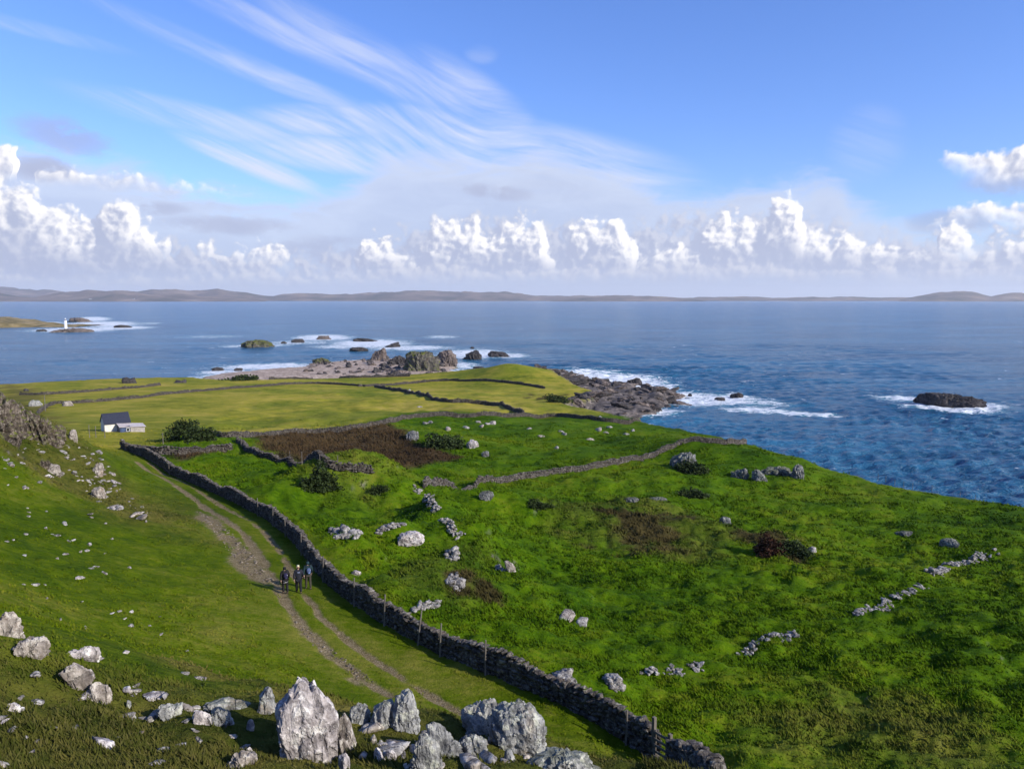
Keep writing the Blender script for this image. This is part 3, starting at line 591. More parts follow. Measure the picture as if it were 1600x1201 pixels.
_ico = {}
def ico(sub):
    if sub not in _ico:
        bm = bmesh.new(); bmesh.ops.create_icosphere(bm, subdivisions=sub, radius=1.0); bm.verts.ensure_lookup_table()
        _ico[sub] = (np.array([v.co[:] for v in bm.verts]), np.array([[v.index for v in f.verts] for f in bm.faces])); bm.free()
    return _ico[sub]
def facet_radius(D, g, n, lo=0.72, hi=1.0, p=16):
    N = g.normal(size=(n, 3)); N /= np.linalg.norm(N, axis=1)[:, None]; d = g.uniform(lo, hi, n)
    q = np.maximum(D @ N.T, 0) / d; return 1.0 / np.maximum((q ** p).sum(1) ** (1.0 / p), 0.55)
def stone_arrays(seed, sub=3, facets=16, rough=0.08, wl=0.7):
    g = np.random.default_rng(seed); D, T = ico(sub); r = facet_radius(D, g, facets); P = D * r[:, None]
    P = P * (1 + rough * (1.4 * fbm3(P + seed * 3.7, wl, 4, seed) + 0.9 * (0.3 - np.abs(fbm3(P * [1, 1, .4] + seed, wl * .6, 4, seed + 9)))))[:, None]
    return P, T
def rock_outline(name, pts, thick, mat, seed=0, base=None, sub=5, rough=0.17, facets=16, sink=0.35, parent=None, lean=0.0, strata=0.5, flat=1.0):
    """a boulder with the outline it shows from the viewpoint, real thickness and a broken surface; pts in survey pixels, foot on the ground"""
    ub = sum(p[0] for p in pts) / len(pts); vb = max(p[1] for p in pts)
    x0, y0, z0 = base if base is not None else hit(ub, vb - 0.12 * (vb - min(p[1] for p in pts)))
    az = math.atan2(x0, y0); dist = math.hypot(x0, y0); dep = math.atan2(CAMZ - z0, dist)
    nx_, ny_ = math.sin(az), math.cos(az); Q = []
    for u, v in pts:                                            # size measured in the upright plane through the rock's foot
        d = ray(u, v); k = (nx_ * x0 + ny_ * y0) / (nx_ * d[0] + ny_ * d[1]); Q.append((d[0] * k * ny_ - d[1] * k * nx_ - (x0 * ny_ - y0 * nx_), CAMZ + d[2] * k - z0))
    Q = np.array(Q); Q[:, 1] *= flat
    H_ = Q[:, 1].max(); Q[:, 1] -= 0.5 * H_ * (Q[:, 1] < 0.22 * H_)   # the foot goes down into the ground
    c = np.array([(Q[:, 0].min() + Q[:, 0].max()) / 2, H_ * 0.10]); L = Q - c
    D, T = ico(sub); g = np.random.default_rng(seed + 100)
    phi = np.arctan2(D[:, 2], D[:, 0]); dirs = np.stack([np.cos(phi), np.sin(phi)], -1); rho = np.full(len(D), 0.0)
    for i in range(len(L)):                                     # distance from centre to the outline along each direction
        a, b = L[i], L[(i + 1) % len(L)]; e = b - a; det = dirs[:, 0] * -e[1] + dirs[:, 1] * e[0]
        det = np.where(np.abs(det) < 1e-9, 1e-9, det); tt = (a[0] * -e[1] + a[1] * e[0]) / det; ss = (dirs[:, 0] * a[1] - dirs[:, 1] * a[0]) / det
        rho = np.where((tt > 0) & (ss >= -1e-6) & (ss <= 1 + 1e-6), np.maximum(rho, tt), rho)
    rho = np.where(rho > 0, rho, 0.3 * np.abs(L).max())
    cy = np.sqrt(np.maximum(1 - D[:, 1] ** 2, 0)); size = np.abs(L).max(0); th = thick * max(size[0], 0.6 * size[1])
    P = np.stack([dirs[:, 0] * rho * cy ** 0.75, np.sign(D[:, 1]) * np.abs(D[:, 1]) ** 0.8 * th, dirs[:, 1] * rho * cy ** 0.75], -1)
    # break the lens into facets
    facets = int(facets * 1.5); N = g.normal(size=(facets, 3)) * [1.0, 1.0, 0.55]; N[:, 1] -= 0.35; N /= np.linalg.norm(N, axis=1)[:, None]
    S_ = np.array([size[0], th, size[1]]); U = P / S_; ext = (U @ N.T); lim = np.percentile(ext, 95, axis=0) * g.uniform(0.70, 0.97, facets)
    for k in range(facets):
        over = np.maximum(ext[:, k] - lim[k], 0); U = U - 0.95 * over[:, None] * N[k] * np.array([0.55, 1.0, 0.45]); ext = U @ N.T
    P = U * S_; s = float(np.prod(S_) ** (1 / 3))
    n = fbm3(P + seed * 7.3, s * 0.9, 5, seed, 0.55); st = 1 - 2 * np.abs(fbm3(np.stack([P[:, 0] * 1.4 + P[:, 2] * 0.35, P[:, 1] * 1.2, P[:, 2] * 0.28], -1) + seed, s * 0.42, 4, seed + 5))
    fine = 1 - 2 * np.abs(fbm3(P * 1.0 + 3, s * 0.22, 3, seed + 7))
    nd = P / (np.linalg.norm(P, axis=1)[:, None] + 1e-6)
    blk = np.floor(2.5 * (n + 0.7 * st)) / 2.5
    disp = rough * (0.7 * n + 1.15 * strata * (st - 0.6) + 0.42 * (fine - 0.6) + 0.55 * blk - 0.15)
    P = P + nd * disp[:, None] * np.minimum(S_ * 1.15, 1.25 * s)
    P[:, 2] *= (H_ - c[1]) / P[:, 2].max(); up = P[:, 2] > -c[1]; hw = (Q[:, 0].max() - Q[:, 0].min()) / 2
    P[:, 0] = np.where(P[:, 0] > 0, P[:, 0] * hw / P[up, 0].max(), P[:, 0] * hw / -P[up, 0].min())
    P[:, 0] += c[0]; P[:, 2] += c[1]
    P[:, 2] = np.maximum(P[:, 2], -0.45 * H_ - 0.05)
    o = np_mesh(name, P, T, mat, parent, smooth=True); 
    try: o.data.set_sharp_from_angle(angle=R(30))
    except Exception: pass
    o.location = (x0, y0, z0 - 0.02); o.rotation_euler = (0, 0, -az)
    return o
def boulder(label, pts, thick=0.6, mat=None, group=None, name='boulder', cat='boulder', **k):
    boulder.n += 1; o = rock_outline(name, pts, thick, mat or ROCK_PALE, seed=boulder.n, **k); return tag(o, label, cat, group)
boulder.n = 0
def ell(u0, u1, v0, v1, seed=0, n=9):
    g = np.random.default_rng(int(u0 * 7 + v0 + seed)); cu, cv = (u0 + u1) / 2, (v0 + v1) / 2
    return [(cu + (u1 - u0) / 2 * math.cos(a) * g.uniform(.8, 1.1), cv - (v1 - v0) / 2 * math.sin(a) * g.uniform(.8, 1.1)) for a in np.linspace(0, 2 * math.pi, n, endpoint=False)]
GR = 'lichened boulders along the brow of the near slope'
def near_rocks():
    # brow, left to right
    boulder('upright ribbed brown crag at the left edge of the photo above the flat slabs', [(-14,996),(-12,950),(8,944),(20,948),(32,965),(38,990),(30,998)], .8, ROCK_WARM, GR, rough=.2, flat=.8)
    boulder('low flaking brown ledge just below the ribbed crag at the left edge', [(10,1022),(22,1006),(48,985),(66,990),(79,996),(70,1010),(45,1022)], .7, ROCK_WARM, GR, rough=.22, flat=.75)
    boulder('pale broken ledge with two knobs, topmost of the left hand boulder trail', [(98,1018),(104,1005),(130,1002),(152,1004),(158,1018),(150,1032),(122,1032),(106,1026)], .6, ROCK_PALE, GR, rough=.22, flat=.75)
    boulder('long curved slab sloping down to the right on the left brow', [(90,1050),(100,1038),(118,1033),(136,1046),(150,1066),(138,1076),(118,1064)], .6, ROCK_WARM, GR)
    boulder('blocky cream stone at the lower end of the curved slab', [(136,1092),(138,1074),(152,1062),(166,1068),(176,1090),(170,1096)], .8, ROCK_WARM, GR)
    boulder('thin flat white slab lying in the grass right of the cream block', [(222,1086),(236,1082),(258,1083),(263,1087),(245,1090),(228,1089)], .8, ROCK_PALE, GR, facets=6)
    boulder('grey two lobed boulder left of the jumbled grey pile', [(242,1112),(250,1098),(262,1099),(272,1104),(284,1100),(287,1112),(280,1120),(262,1116)], .7, ROCK_GREY, GR)
    boulder('low long grey slab on top of the jumbled grey pile', [(312,1100),(330,1092),(352,1093),(376,1098),(389,1105),(360,1107),(330,1106)], .6, ROCK_GREY, GR)
    boulder('rounded grey lump in the middle of the jumbled pile', [(326,1128),(328,1112),(340,1106),(356,1110),(364,1122),(356,1130),(340,1131)], .8, ROCK_GREY, GR)
    boulder('knobbly left end stone of the jumbled grey pile', [(300,1128),(303,1112),(314,1107),(324,1114),(332,1126),(320,1132)], .8, ROCK_PALE, GR)
    boulder('small pointed grey boulder just left of the great pyramid rock', [(401,1106),(406,1086),(418,1070),(426,1078),(434,1096),(433,1112),(418,1114)], .7, ROCK_GREY, GR, sub=5)
    boulder('great pyramid shaped lichened rock, tallest on the near brow', [(430,1144),(437,1112),(452,1088),(466,1062),(476,1057),(484,1066),(492,1065),(506,1082),(524,1106),(532,1124),(534,1150),(520,1172),(502,1193),(486,1190),(470,1166),(448,1156)], .62, ROCK_PALE, GR, sub=6, rough=.15, facets=14)
    boulder('slanting white slab leaning on the right flank of the great pyramid rock', [(528,1116),(538,1113),(546,1130),(558,1162),(552,1172),(536,1164),(526,1144)], .8, ROCK_WARM, GR, base=hit(542,1170))
    boulder('short white upright stone at the foot of the pyramid rock', [(528,1202),(530,1182),(540,1176),(547,1182),(546,1202)], .9, ROCK_PALE, GR)
    boulder('rounded grey boulder between the pyramid rock and the split tall rock', [(544,1124),(546,1108),(560,1097),(572,1098),(580,1112),(578,1126),(560,1126)], .75, ROCK_GREY, GR)
    boulder('low humped left half of the split tall rock', [(578,1128),(582,1106),(598,1094),(612,1092),(620,1110),(616,1134),(596,1136)], .75, ROCK_GREY, GR)
    boulder('tall right half of the split rock with a greenish face', [(610,1138),(612,1106),(622,1086),(638,1077),(646,1080),(657,1108),(655,1132),(634,1142)], .7, ROCK_GREY, GR, sub=6, rough=.17)
    boulder('long pale fin of rock curving down to the bottom edge', [(637,1152),(648,1144),(664,1146),(682,1162),(692,1186),(688,1204),(674,1204),(664,1176)], .45, ROCK_GREY, GR)
    boulder('tilted brown backed slab between the pale fin and the big twin boulder', [(664,1140),(674,1126),(686,1125),(702,1146),(720,1160),(728,1176),(722,1186),(704,1184),(684,1164)], .5, ROCK_GREY, GR, sub=6)
    boulder('left hump of the big twin boulder, grey green and rounded', [(720,1144),(724,1120),(740,1104),(758,1094),(772,1092),(786,1104),(782,1134),(764,1150),(740,1152)], .75, ROCK_GREY, GR, sub=6, base=hit(752,1146))
    boulder('right hump of the big twin boulder, broadest rock on the brow', [(760,1150),(768,1120),(786,1104),(806,1098),(826,1106),(842,1128),(855,1156),(850,1166),(820,1164),(790,1156)], .7, ROCK_GREY, GR, sub=6, base=hit(806,1160))
    boulder('low grey lump in front of the big twin boulder', [(716,1166),(724,1150),(742,1143),(758,1152),(763,1166),(748,1176),(728,1174)], .8, ROCK_GREY, GR)
    boulder('small grey pointed stone below the big twin boulder', [(787,1182),(790,1168),(798,1170),(806,1184),(800,1190)], .8, ROCK_GREY, GR, sub=4)
    boulder('wide grey boulder cut by the bottom edge of the photo', [(822,1206),(830,1190),(850,1180),(880,1175),(900,1176),(914,1190),(926,1196),(940,1206)], .6, ROCK_GREY, GR, base=hit(880,1199))
    boulder('rounded pinkish boulder in the grass at the bottom left', [(355,1188),(362,1176),(380,1171),(398,1178),(403,1188),(392,1196),(366,1196)], .8, ROCK_WARM, GR)
    boulder('small white stone perched behind the rounded pinkish boulder', ell(383,395,1166,1175), .8, ROCK_PALE, GR, sub=4, base=None)
    boulder('pale cleft stone in the grass below the split tall rock', ell(584,600,1164,1190), .8, ROCK_PALE, GR, sub=4)
    boulder('squat pale stone right of the cleft stone', ell(602,621,1168,1188), .8, ROCK_PALE, GR, sub=4)
    boulder('small white triangle of stone left of the pale fin', ell(626,640,1158,1170), .7, ROCK_PALE, GR, sub=4)
    boulder('stubby white stone at the bottom edge left of the pale fin', ell(648,660,1178,1202), .8, ROCK_PALE, GR, sub=4)
    boulder('low pale stone in the turf behind the pale fin', ell(578,590,1146,1162), .8, ROCK_WARM, GR, sub=4)
    boulder('white split stone by itself near the left bottom edge', [(10,1106),(14,1097),(24,1098),(38,1106),(36,1110),(18,1110)], .8, ROCK_PALE, GR, sub=4)
    boulder('brown flat stone on the lower side of the big twin boulder', ell(803,820,1162,1170), .9, ROCK_WARM, GR, sub=4)
    boulder('upright narrow stone standing alone left of the two lobed boulder', ell(196,206,1091,1108), .7, ROCK_GREY, GR, sub=4)
    boulder('grey stone with a dark crack beside the upright narrow stone', ell(196,214,1114,1126), .8, ROCK_GREY, GR, sub=4)
    boulder('small pale tip of rock at the left foot of the pyramid rock', ell(384,398,1122,1142), .7, ROCK_PALE, GR, sub=4)
near_rocks()
def mid_rocks():
    G1 = 'rock outcrops in the green fields'
    boulder('grey crag under the bend of the cross wall on the knoll', [(1046,728),(1050,712),(1062,700),(1076,696),(1090,702),(1088,716),(1076,728),(1058,733)], .9, ROCK_OUT, G1, rough=.3, flat=.68, strata=.3, name='outcrop', cat='outcrop')
    boulder('twin peaked grey outcrop right of the knoll crag', [(1140,748),(1148,734),(1158,728),(1166,722),(1172,734),(1171,746),(1158,749)], .9, ROCK_OUT, G1, rough=.3, flat=.68, strata=.3, name='outcrop', cat='outcrop')
    boulder('narrow slanting grey outcrop between the twin peaks and the long ledge', [(1174,738),(1178,728),(1186,726),(1192,738),(1199,752),(1188,750),(1180,746)], .9, ROCK_OUT, G1, rough=.3, flat=.68, strata=.3, name='outcrop', cat='outcrop')
    boulder('long low grey ledge near the cliff edge fence', [(1188,736),(1200,724),(1216,722),(1232,726),(1240,734),(1232,742),(1210,740)], .9, ROCK_OUT, G1, rough=.3, flat=.68, strata=.3, name='outcrop', cat='outcrop')
    boulder('stubby upright end of the long ledge, nearest the sea', [(1234,746),(1240,722),(1248,716),(1258,720),(1257,736),(1252,750)], .9, ROCK_OUT, G1, rough=.27, flat=.7, strata=.3, name='outcrop', cat='outcrop')
    boulder('striped blue grey boulder shaped like a loaf in a hollow', [(621,842),(623,830),(630,833),(648,831),(660,834),(668,844),(660,849),(640,849),(626,848)], .7, ROCK_PALE, G1, rough=.14)
    boulder('pale oval boulder standing alone right of the broken wall', [(788,876),(794,875),(804,884),(807,894),(799,895),(791,886)], .7, ROCK_WARM, G1)
    boulder('grey hump of rock on the slope right of the wall corner', ell(748,772,766,780), .7, ROCK_OUT, G1, rough=.15)
    boulder('flat grey slab half sunk in the smooth field above the far ruined wall', ell(1466,1500,840,856), .6, ROCK_OUT, G1, facets=7)
    boulder('long thin grey slab in the field below the cliff edge', ell(1395,1428,829,836), .6, ROCK_OUT, G1, facets=7)
    boulder('grey lichened hump beside the rusty heather patch', ell(1228,1240,848,862), .7, ROCK_OUT, G1)
    boulder('low white stone right of the rusty heather patch', ell(1262,1276,852,862), .7, ROCK_PALE, G1)
    boulder('mossy grey rock low in the field above the centre of the photo', ell(974,1000,775,784), .6, ROCK_OUT, G1)
    boulder('low mossy rock next right of the mossy grey rock', ell(1012,1042,776,783), .6, ROCK_OUT, G1)
    boulder('grey lichen covered rock at the top of the rushy hollow', ell(1120,1146,806,820), .6, ROCK_OUT, G1)
    boulder('dark boulder at the left edge of the green hummocks behind the heather', ell(634,654,672,688), .7, ROCK_OUT, G1)
    boulder('pale grey boulder in the green hummocks behind the heather, largest at their right end', ell(728,748,686,702), .8, ROCK_PALE, G1)
    boulder('small grey boulder just left of the large pale hummock boulder', ell(704,718,686,698), .7, ROCK_OUT, G1)
    boulder('small grey boulder low down at the right end of the heather', ell(752,766,704,714), .7, ROCK_OUT, G1)
    boulder('pale grey boulder just under the long boundary wall', ell(764,776,656,664), .7, ROCK_PALE, G1)
    boulder('pale fallen stone on the turf edge of the near wall', ell(548,566,890,898), .8, ROCK_PALE, G1, sub=4)
    # crag at the left edge
    GC = 'mossy crags on the crest of the left hillside'
    boulder('large mossy crag rising at the left edge above the hillside', [(-60,700),(-50,606),(-24,600),(0,606),(18,616),(34,632),(44,652),(30,690)], .9, ROCK_CRAG, GC, sub=6, rough=.26, name='crag', cat='crag', base=hit(0,676))
    boulder('brown crag stepping down right of the large left edge crag', [(22,692),(30,650),(42,638),(56,644),(74,656),(94,674),(88,690),(50,694)], .9, ROCK_CRAG, GC, sub=6, rough=.28, name='crag', cat='crag', base=hit(58,682))
    boulder('last small step of the crag before the upright stone', ell(74,106,660,688), .8, ROCK_CRAG, GC, rough=.17, name='crag', cat='crag')
    boulder('pale upright stone on the crest where the track begins', [(106,690),(109,674),(115,670),(121,676),(121,690)], .8, ROCK_WARM, GC, sub=4)
    boulder('pale split outcrop on the hillside below the crag', [(66,736),(70,722),(80,724),(94,726),(96,738),(84,740)], .8, ROCK_WARM, GC, rough=.15)
    boulder('small grey outcrop left of the pale split one', ell(60,80,716,734), .7, ROCK_CRAG, GC)
    boulder('narrow grey outcrop at the top of the stony scatter on the hillside', ell(142,164,722,744), .7, ROCK_WARM, GC, rough=.15)
    boulder('rough pale outcrop in the middle of the stony scatter', ell(138,166,758,782), .8, ROCK_WARM, GC, rough=.17)
    boulder('dark rubble topped rock at the upper left corner of the crag', ell(-6,22,650,684), .8, ROCK_CRAG, GC, rough=.17)
    # far pasture and shore edge
    GF = 'dark outcrops in the far pasture'
    boulder('black forked outcrop standing up on the far green bank', [(190,600),(193,590),(199,589),(203,592),(208,589),(214,592),(214,599)], .6, ROCK_SEA, GF, rough=.2, sub=4, name='outcrop', cat='outcrop')
    boulder('low dark outcrop right of the forked one on the far bank', [(271,599),(275,593),(283,595),(290,592),(292,599)], .6, ROCK_SEA, GF, rough=.2, sub=4, name='outcrop', cat='outcrop')
    boulder('small dark outcrop near the far left end of the pasture', ell(36,45,606,612), .7, ROCK_SEA, GF, sub=4, name='outcrop', cat='outcrop')
    boulder('low pale ruin stones behind the shed on the left', ell(96,116,626,636), .7, ROCK_WARM, GF, rough=.18, sub=4, name='outcrop', cat='outcrop')
    boulder('blue grey rock showing past the crag on the left', ell(44,66,624,636), .7, ROCK_GREY, GF, sub=4, name='outcrop', cat='outcrop')
    boulder('dark rushy lump left of centre on the ochre pasture', ell(130,150,622,630), .7, ROCK_CRAG, GF, sub=4, name='outcrop', cat='outcrop')
mid_rocks()
def sea_rocks():
    GS = 'rocks standing in the sea'
    def sr(label, pts, thick=.8, mat=None, z=0.0, sub=5, rough=.22, **k):
        ub = sum(p[0] for p in pts) / len(pts); vb = max(p[1] for p in pts); x, y = at_z(ub, vb - 1, z)
        return boulder(label, pts, thick, mat or ROCK_SEA, GS, name='sea_rock', cat='sea rock', base=(x, y, z), sub=sub, rough=rough, sink=.3, **k)
    sr('long black rock alone in the sea on the right', [(1426,622),(1440,615),(1462,610),(1478,613),(1500,616),(1520,614),(1539,614),(1543,630),(1524,634),(1496,632),(1460,628)], .35, sub=6, flat=.9)
    sr('big square stack with a grassy top off the point', [(627,580),(632,566),(640,552),(656,548),(682,547),(688,556),(685,574),(678,582),(650,583)], .8, ROCK_TOP, sub=6, rough=.2)
    sr('grey lichened stack joined to the right of the grassy stack', [(682,573),(686,554),(694,547),(708,545),(714,552),(716,570),(700,573)], .9, ROCK_BROWN, sub=6)
    sr('sharp brown pyramid rock at the left end of the stacks', [(576,566),(586,552),(597,543),(602,544),(605,560),(600,567)], .8, ROCK_BROWN)
    sr('dark low ridge of rock between the pyramid and the grassy stack', [(604,568),(612,560),(622,556),(634,560),(640,570),(620,574)], .8)
    sr('black triangular rock in the surf right of the stacks', [(722,561),(730,553),(743,546),(749,548),(753,558),(738,562)], .8)
    sr('low black jagged rock at the right end of the surf', [(762,553),(770,548),(782,550),(797,557),(780,558)], .7)
    sr('tiny black rock behind the triangular one', ell(734,742,541,546), .8, sub=4)
    sr('flat black rock in the channel before the green point', ell(738,758,572,577), .7, sub=4)
    sr('dark red brown rock awash at the outer line of breakers', [(551,533),(557,528),(570,528),(584,531),(590,534)], .7)
    sr('smooth dark rock inside the outer breakers', [(545,549),(553,543),(566,542),(576,548)], .8)
    sr('low slanting rock in the breakers behind the pyramid rock', [(602,542),(612,537),(624,534),(626,540),(612,543)], .7, sub=4)
    sr('small islet with a yellow grass cap in the bay', [(376,541),(386,533),(400,530),(414,532),(430,540),(404,543)], .8, ROCK_TOP)
    sr('black rock right of the yellow capped islet', [(454,536),(460,530),(470,529),(476,535)], .8, sub=4)
    sr('tiny rock between the yellow islet and the black rock', ell(438,448,533,538), .8, sub=4)
    sr('reddish rock under a plume of spray in the bay', [(494,531),(500,525),(512,524),(518,530)], .7, ROCK_BROWN, sub=4)
    sr('small rock with dark green cap at the tip of the shingle', [(487,568),(489,560),(502,558),(514,562),(520,569)], .8, ROCK_TOP, z=.6)
    sr('little black rock in the wash left of the shingle', ell(330,352,573,580), .7, sub=4)
    sr('second black rock in the wash, nearest the shingle', ell(365,380,574,580), .7, sub=4)
    sr('black rock with white surf off the rocky point', [(1140,622),(1145,616),(1154,613),(1162,616),(1162,622)], .8)
    sr('small black rock left of the surf rock off the point', ell(1116,1134,620,626), .7, sub=4)
    sr('tiny rock at the tip of the rocky point', ell(1074,1082,614,620), .8, sub=4)
    sr('black wedge of rock in the surf above the rocky point', [(974,602),(984,597),(996,590),(1003,593),(1004,602)], .8)
    sr('broad dark rock at the landward side of the surf', [(918,602),(930,595),(945,591),(957,593),(958,604),(936,606)], .7)
    sr('grey rock under thrown spray below the green point', [(862,588),(868,578),(880,576),(893,582),(892,588)], .7, ROCK_BROWN)
    sr('low reef under the white beacon tower', [(76,519),(88,515),(104,513),(128,512),(148,514),(136,518),(110,520)], .35, ROCK_BROWN)
    sr('dark skerry awash right of the beacon reef', ell(176,208,507,513), .6, sub=4)
    sr('thin dark skerry left of the beacon reef', ell(54,76,514,519), .6, sub=4)
    sr('dark reef behind the beacon in breaking surf', [(104,503),(114,496),(128,497),(146,501),(130,504)], .6, ROCK_BROWN, sub=4)
    # shelving shore rocks under the green point
    g = np.random.default_rng(12); GP = 'jumbled rocks of the shelving shore under the green point'
    base = [stone_arrays(400 + i, 4, 8, .46, .6) for i in range(6)]; me = []
    for i, (P, T) in enumerate(base):
        o = np_mesh('shore_rock', P, T, ROCK_SEA if i % 2 else ROCK_BROWN); me.append(o.data); bpy.data.objects.remove(o)
    k = 0
    for i in range(900):
        u, v = g.uniform(815, 1075), g.uniform(572, 648); x, y = at_z(u, v, 1.4)
        s2 = float(sdist(np.array([x]), np.array([y]), SHELF)[0])
        if s2 < -4 or float(sdist(np.array([x]), np.array([y]), COAST)[0]) > 1: continue
        z = float(height(x, y)[0]); s = .6 * 3.2 ** (g.uniform() ** 1.7)
        o = bpy.data.objects.new('shore_rock', me[k % 6]); C.objects.link(o); o.location = (x, y, max(z, -.6) + .1 * s); o.scale = (s * g.uniform(1.1, 2.2), s * g.uniform(.6, 1.0), s * g.uniform(.3, .65)); o.rotation_euler = (g.uniform(-.4, .4), g.uniform(-.4, .4), g.normal(.3, .5))
        tag(o, 'one of the jumbled dark rocks on the shelving shore right of the green point', 'rock', GP); k += 1
        if k >= 190: break
    GB = 'dark stones strewn on the shingle spit'
    for i in range(400):
        u, v = g.uniform(480, 700), g.uniform(558, 588); x, y = at_z(u, v, .8)
        if float(sdist(np.array([x]), np.array([y]), SPIT)[0]) < 1: continue
        z = float(height(x, y)[0]); s = g.uniform(.5, 1.4) * (1.3 if u > 570 else .8)
        o = bpy.data.objects.new('shore_rock', me[i % 6]); C.objects.link(o); o.location = (x, y, z + .1 * s); o.scale = (s * g.uniform(.9, 1.6), s, s * g.uniform(.45, .8)); o.rotation_euler = (0, 0, g.uniform(0, 6.3))
        tag(o, 'one of the dark stones strewn over the shingle spit before the stacks', 'rock', GB)
        if i > 150: break
sea_rocks()
def loose_stones():
    g = np.random.default_rng(5); me = []
    for i in range(10):
        P, T = stone_arrays(700 + i, 3, 12, .16, .6); o = np_mesh('stone', P, T, [STONE_PALE, ROCK_WARM, STONE_PALE, ROCK_PALE][i % 4]); me.append(o.data); bpy.data.objects.remove(o)
    def put(u, v, s, label, group, flat=.55):
        x, y, z = hit(u, v); o = bpy.data.objects.new('stone', me[g.integers(10)]); C.objects.link(o)
        o.location = (x, y, float(height(x, y)[0]) + s * .02); o.scale = (s * g.uniform(.9, 1.7), s * g.uniform(.7, 1.1), s * flat * g.uniform(.7, 1.5)); o.rotation_euler = (g.uniform(-.35, .35), g.uniform(-.35, .35), g.uniform(0, 6.3))
        tag(o, label, 'stone', group)
    SVS = [stone_arrays(760 + i, 2, 10, .16, .6) for i in range(6)]
    def heap(name, label, poly, n, s0, s1, mat, pile=0.0):
        us = [p[0] for p in poly]; vs = [p[1] for p in poly]; k = 0; VV, TT, c = [], [], 0; cu, cv = sum(us) / len(us), sum(vs) / len(vs)
        while k < n:
            u, v = g.uniform(min(us), max(us)), g.uniform(min(vs), max(vs))
            if not inside(np.array([u]), np.array([v]), poly)[0]: continue
            k += 1; s = s0 * (s1 / s0) ** (g.uniform() ** 1.6); P, T = SVS[g.integers(6)]; a = g.uniform(0, 6.3); x, y, z = hit(u, v); z = float(height(x, y)[0])
            q = P * [s * g.uniform(.9, 1.6), s, s * g.uniform(.4, .8)]; q = np.stack([q[:, 0] * math.cos(a) - q[:, 1] * math.sin(a) + x, q[:, 0] * math.sin(a) + q[:, 1] * math.cos(a) + y, q[:, 2] + z + s * .1 + pile * max(0, 1 - math.hypot((u - cu) / (max(us) - cu), (v - cv) / (max(vs) - cv))) * g.uniform(0, 1)], -1)
            VV.append(q); TT.append(T + c); c += len(q)
        return tag(np_mesh(name, np.vstack(VV), np.vstack(TT), mat, smooth=True), label, None, None, 'stuff')
    def cloud(poly, n, s0, s1, label, group):
        us = [p[0] for p in poly]; vs = [p[1] for p in poly]; k = 0
        while k < n:
            u, v = g.uniform(min(us), max(us)), g.uniform(min(vs), max(vs))
            if not inside(np.array([u]), np.array([v]), poly)[0]: continue
            k += 1; put(u, v, s0 * (s1 / s0) ** (g.uniform() ** 1.8), label, group)
    cloud([(96,690),(150,700),(190,760),(240,800),(244,822),(190,808),(140,780),(110,750)], 80, .10, .36, 'one of the pale stones in the stony scatter below the crag', 'stony scatter below the left crag')
    cloud([(0,690),(90,690),(130,760),(60,770),(0,760)], 22, .10, .30, 'one of the pale stones on the upper left hillside under the crag', 'stones on the upper left hillside')
    cloud([(0,770),(120,770),(220,850),(220,915),(110,905),(0,860)], 30, .08, .18, 'one of the few small white stones on the smooth part of the left hillside', 'stones on the smooth hillside')
    cloud([(20,905),(240,940),(330,1060),(200,1080),(60,990)], 22, .06, .15, 'one of the tiny white stones in the grass above the left brow', 'tiny stones above the left brow')
    cloud([(0,1040),(90,1060),(420,1110),(440,1200),(0,1200)], 40, .05, .16, 'one of the small stones in the rough grass at the bottom left', 'small stones in the near rough grass')
    cloud([(560,1130),(720,1150),(860,1170),(820,1200),(560,1200)], 34, .07, .26, 'one of the small stones between the boulders of the brow', 'small stones between the near boulders')
    heap('loose_stones', 'loose stones on the bare bank beside the track', [(306,795),(360,830),(400,870),(430,912),(395,905),(350,852)], 260, .03, .11, STONE_TRACK)
    heap('loose_stones', 'loose stones along the left rut of the track', [(452,955),(500,1000),(590,1066),(560,1062),(480,1002)], 110, .02, .07, STONE_TRACK)
    for (u, v) in [(664,662),(672,661),(748,660),(752,666),(763,663),(728,668),(827,670),(878,675),(882,679),(846,682),(934,672),(946,676),(953,668),(978,679),(989,673),(921,687),(938,652),(700,672),(870,700),(640,610),(655,636)]:
        put(u, v, .55, 'one of the white stones dotting the green field under the long boundary wall', 'white stones in the field under the boundary wall', .75)
    for poly, n, s0, s1, lab in [([(512,828),(540,824),(566,832),(560,842),(520,840)], 34, .18, .42, 'one of the stones in the round heap left of the loaf shaped boulder'),
                           ([(584,830),(600,822),(632,816),(636,822),(610,828),(592,834)], 22, .15, .38, 'one of the stones in the short spill above the loaf shaped boulder'),
                           ([(698,862),(714,858),(716,872),(706,880),(698,876)], 14, .16, .42, 'one of the stones in the upper heap below the broken wall'),
                           ([(700,896),(712,894),(722,918),(714,924),(702,914)], 16, .16, .42, 'one of the stones in the lower heap below the broken wall'),
                           ([(870,1050),(890,1048),(900,1066),(884,1072),(868,1064)], 20, .14, .34, 'one of the stones in the brown heap close behind the near wall'),
                           ([(942,1056),(960,1056),(974,1076),(962,1080),(946,1068)], 16, .16, .36, 'one of the stones in the heap nearest the wall in the ruined row'),
                           ([(655,944),(690,938),(684,950),(640,956)], 14, .12, .3, 'one of the stones spilled behind the fence posts of the near wall')]:
        heap('stone_heap', lab.replace('one of the ', ''), poly, n * 3, s0 * .5, s1 * .7, STONE_PALE, .16)
    put(884, 968, .5, 'thin white slab in the green field right of the near wall', None); put(908, 975, .5, 'larger white slab right of the thin one in the green field', None)
loose_stones()
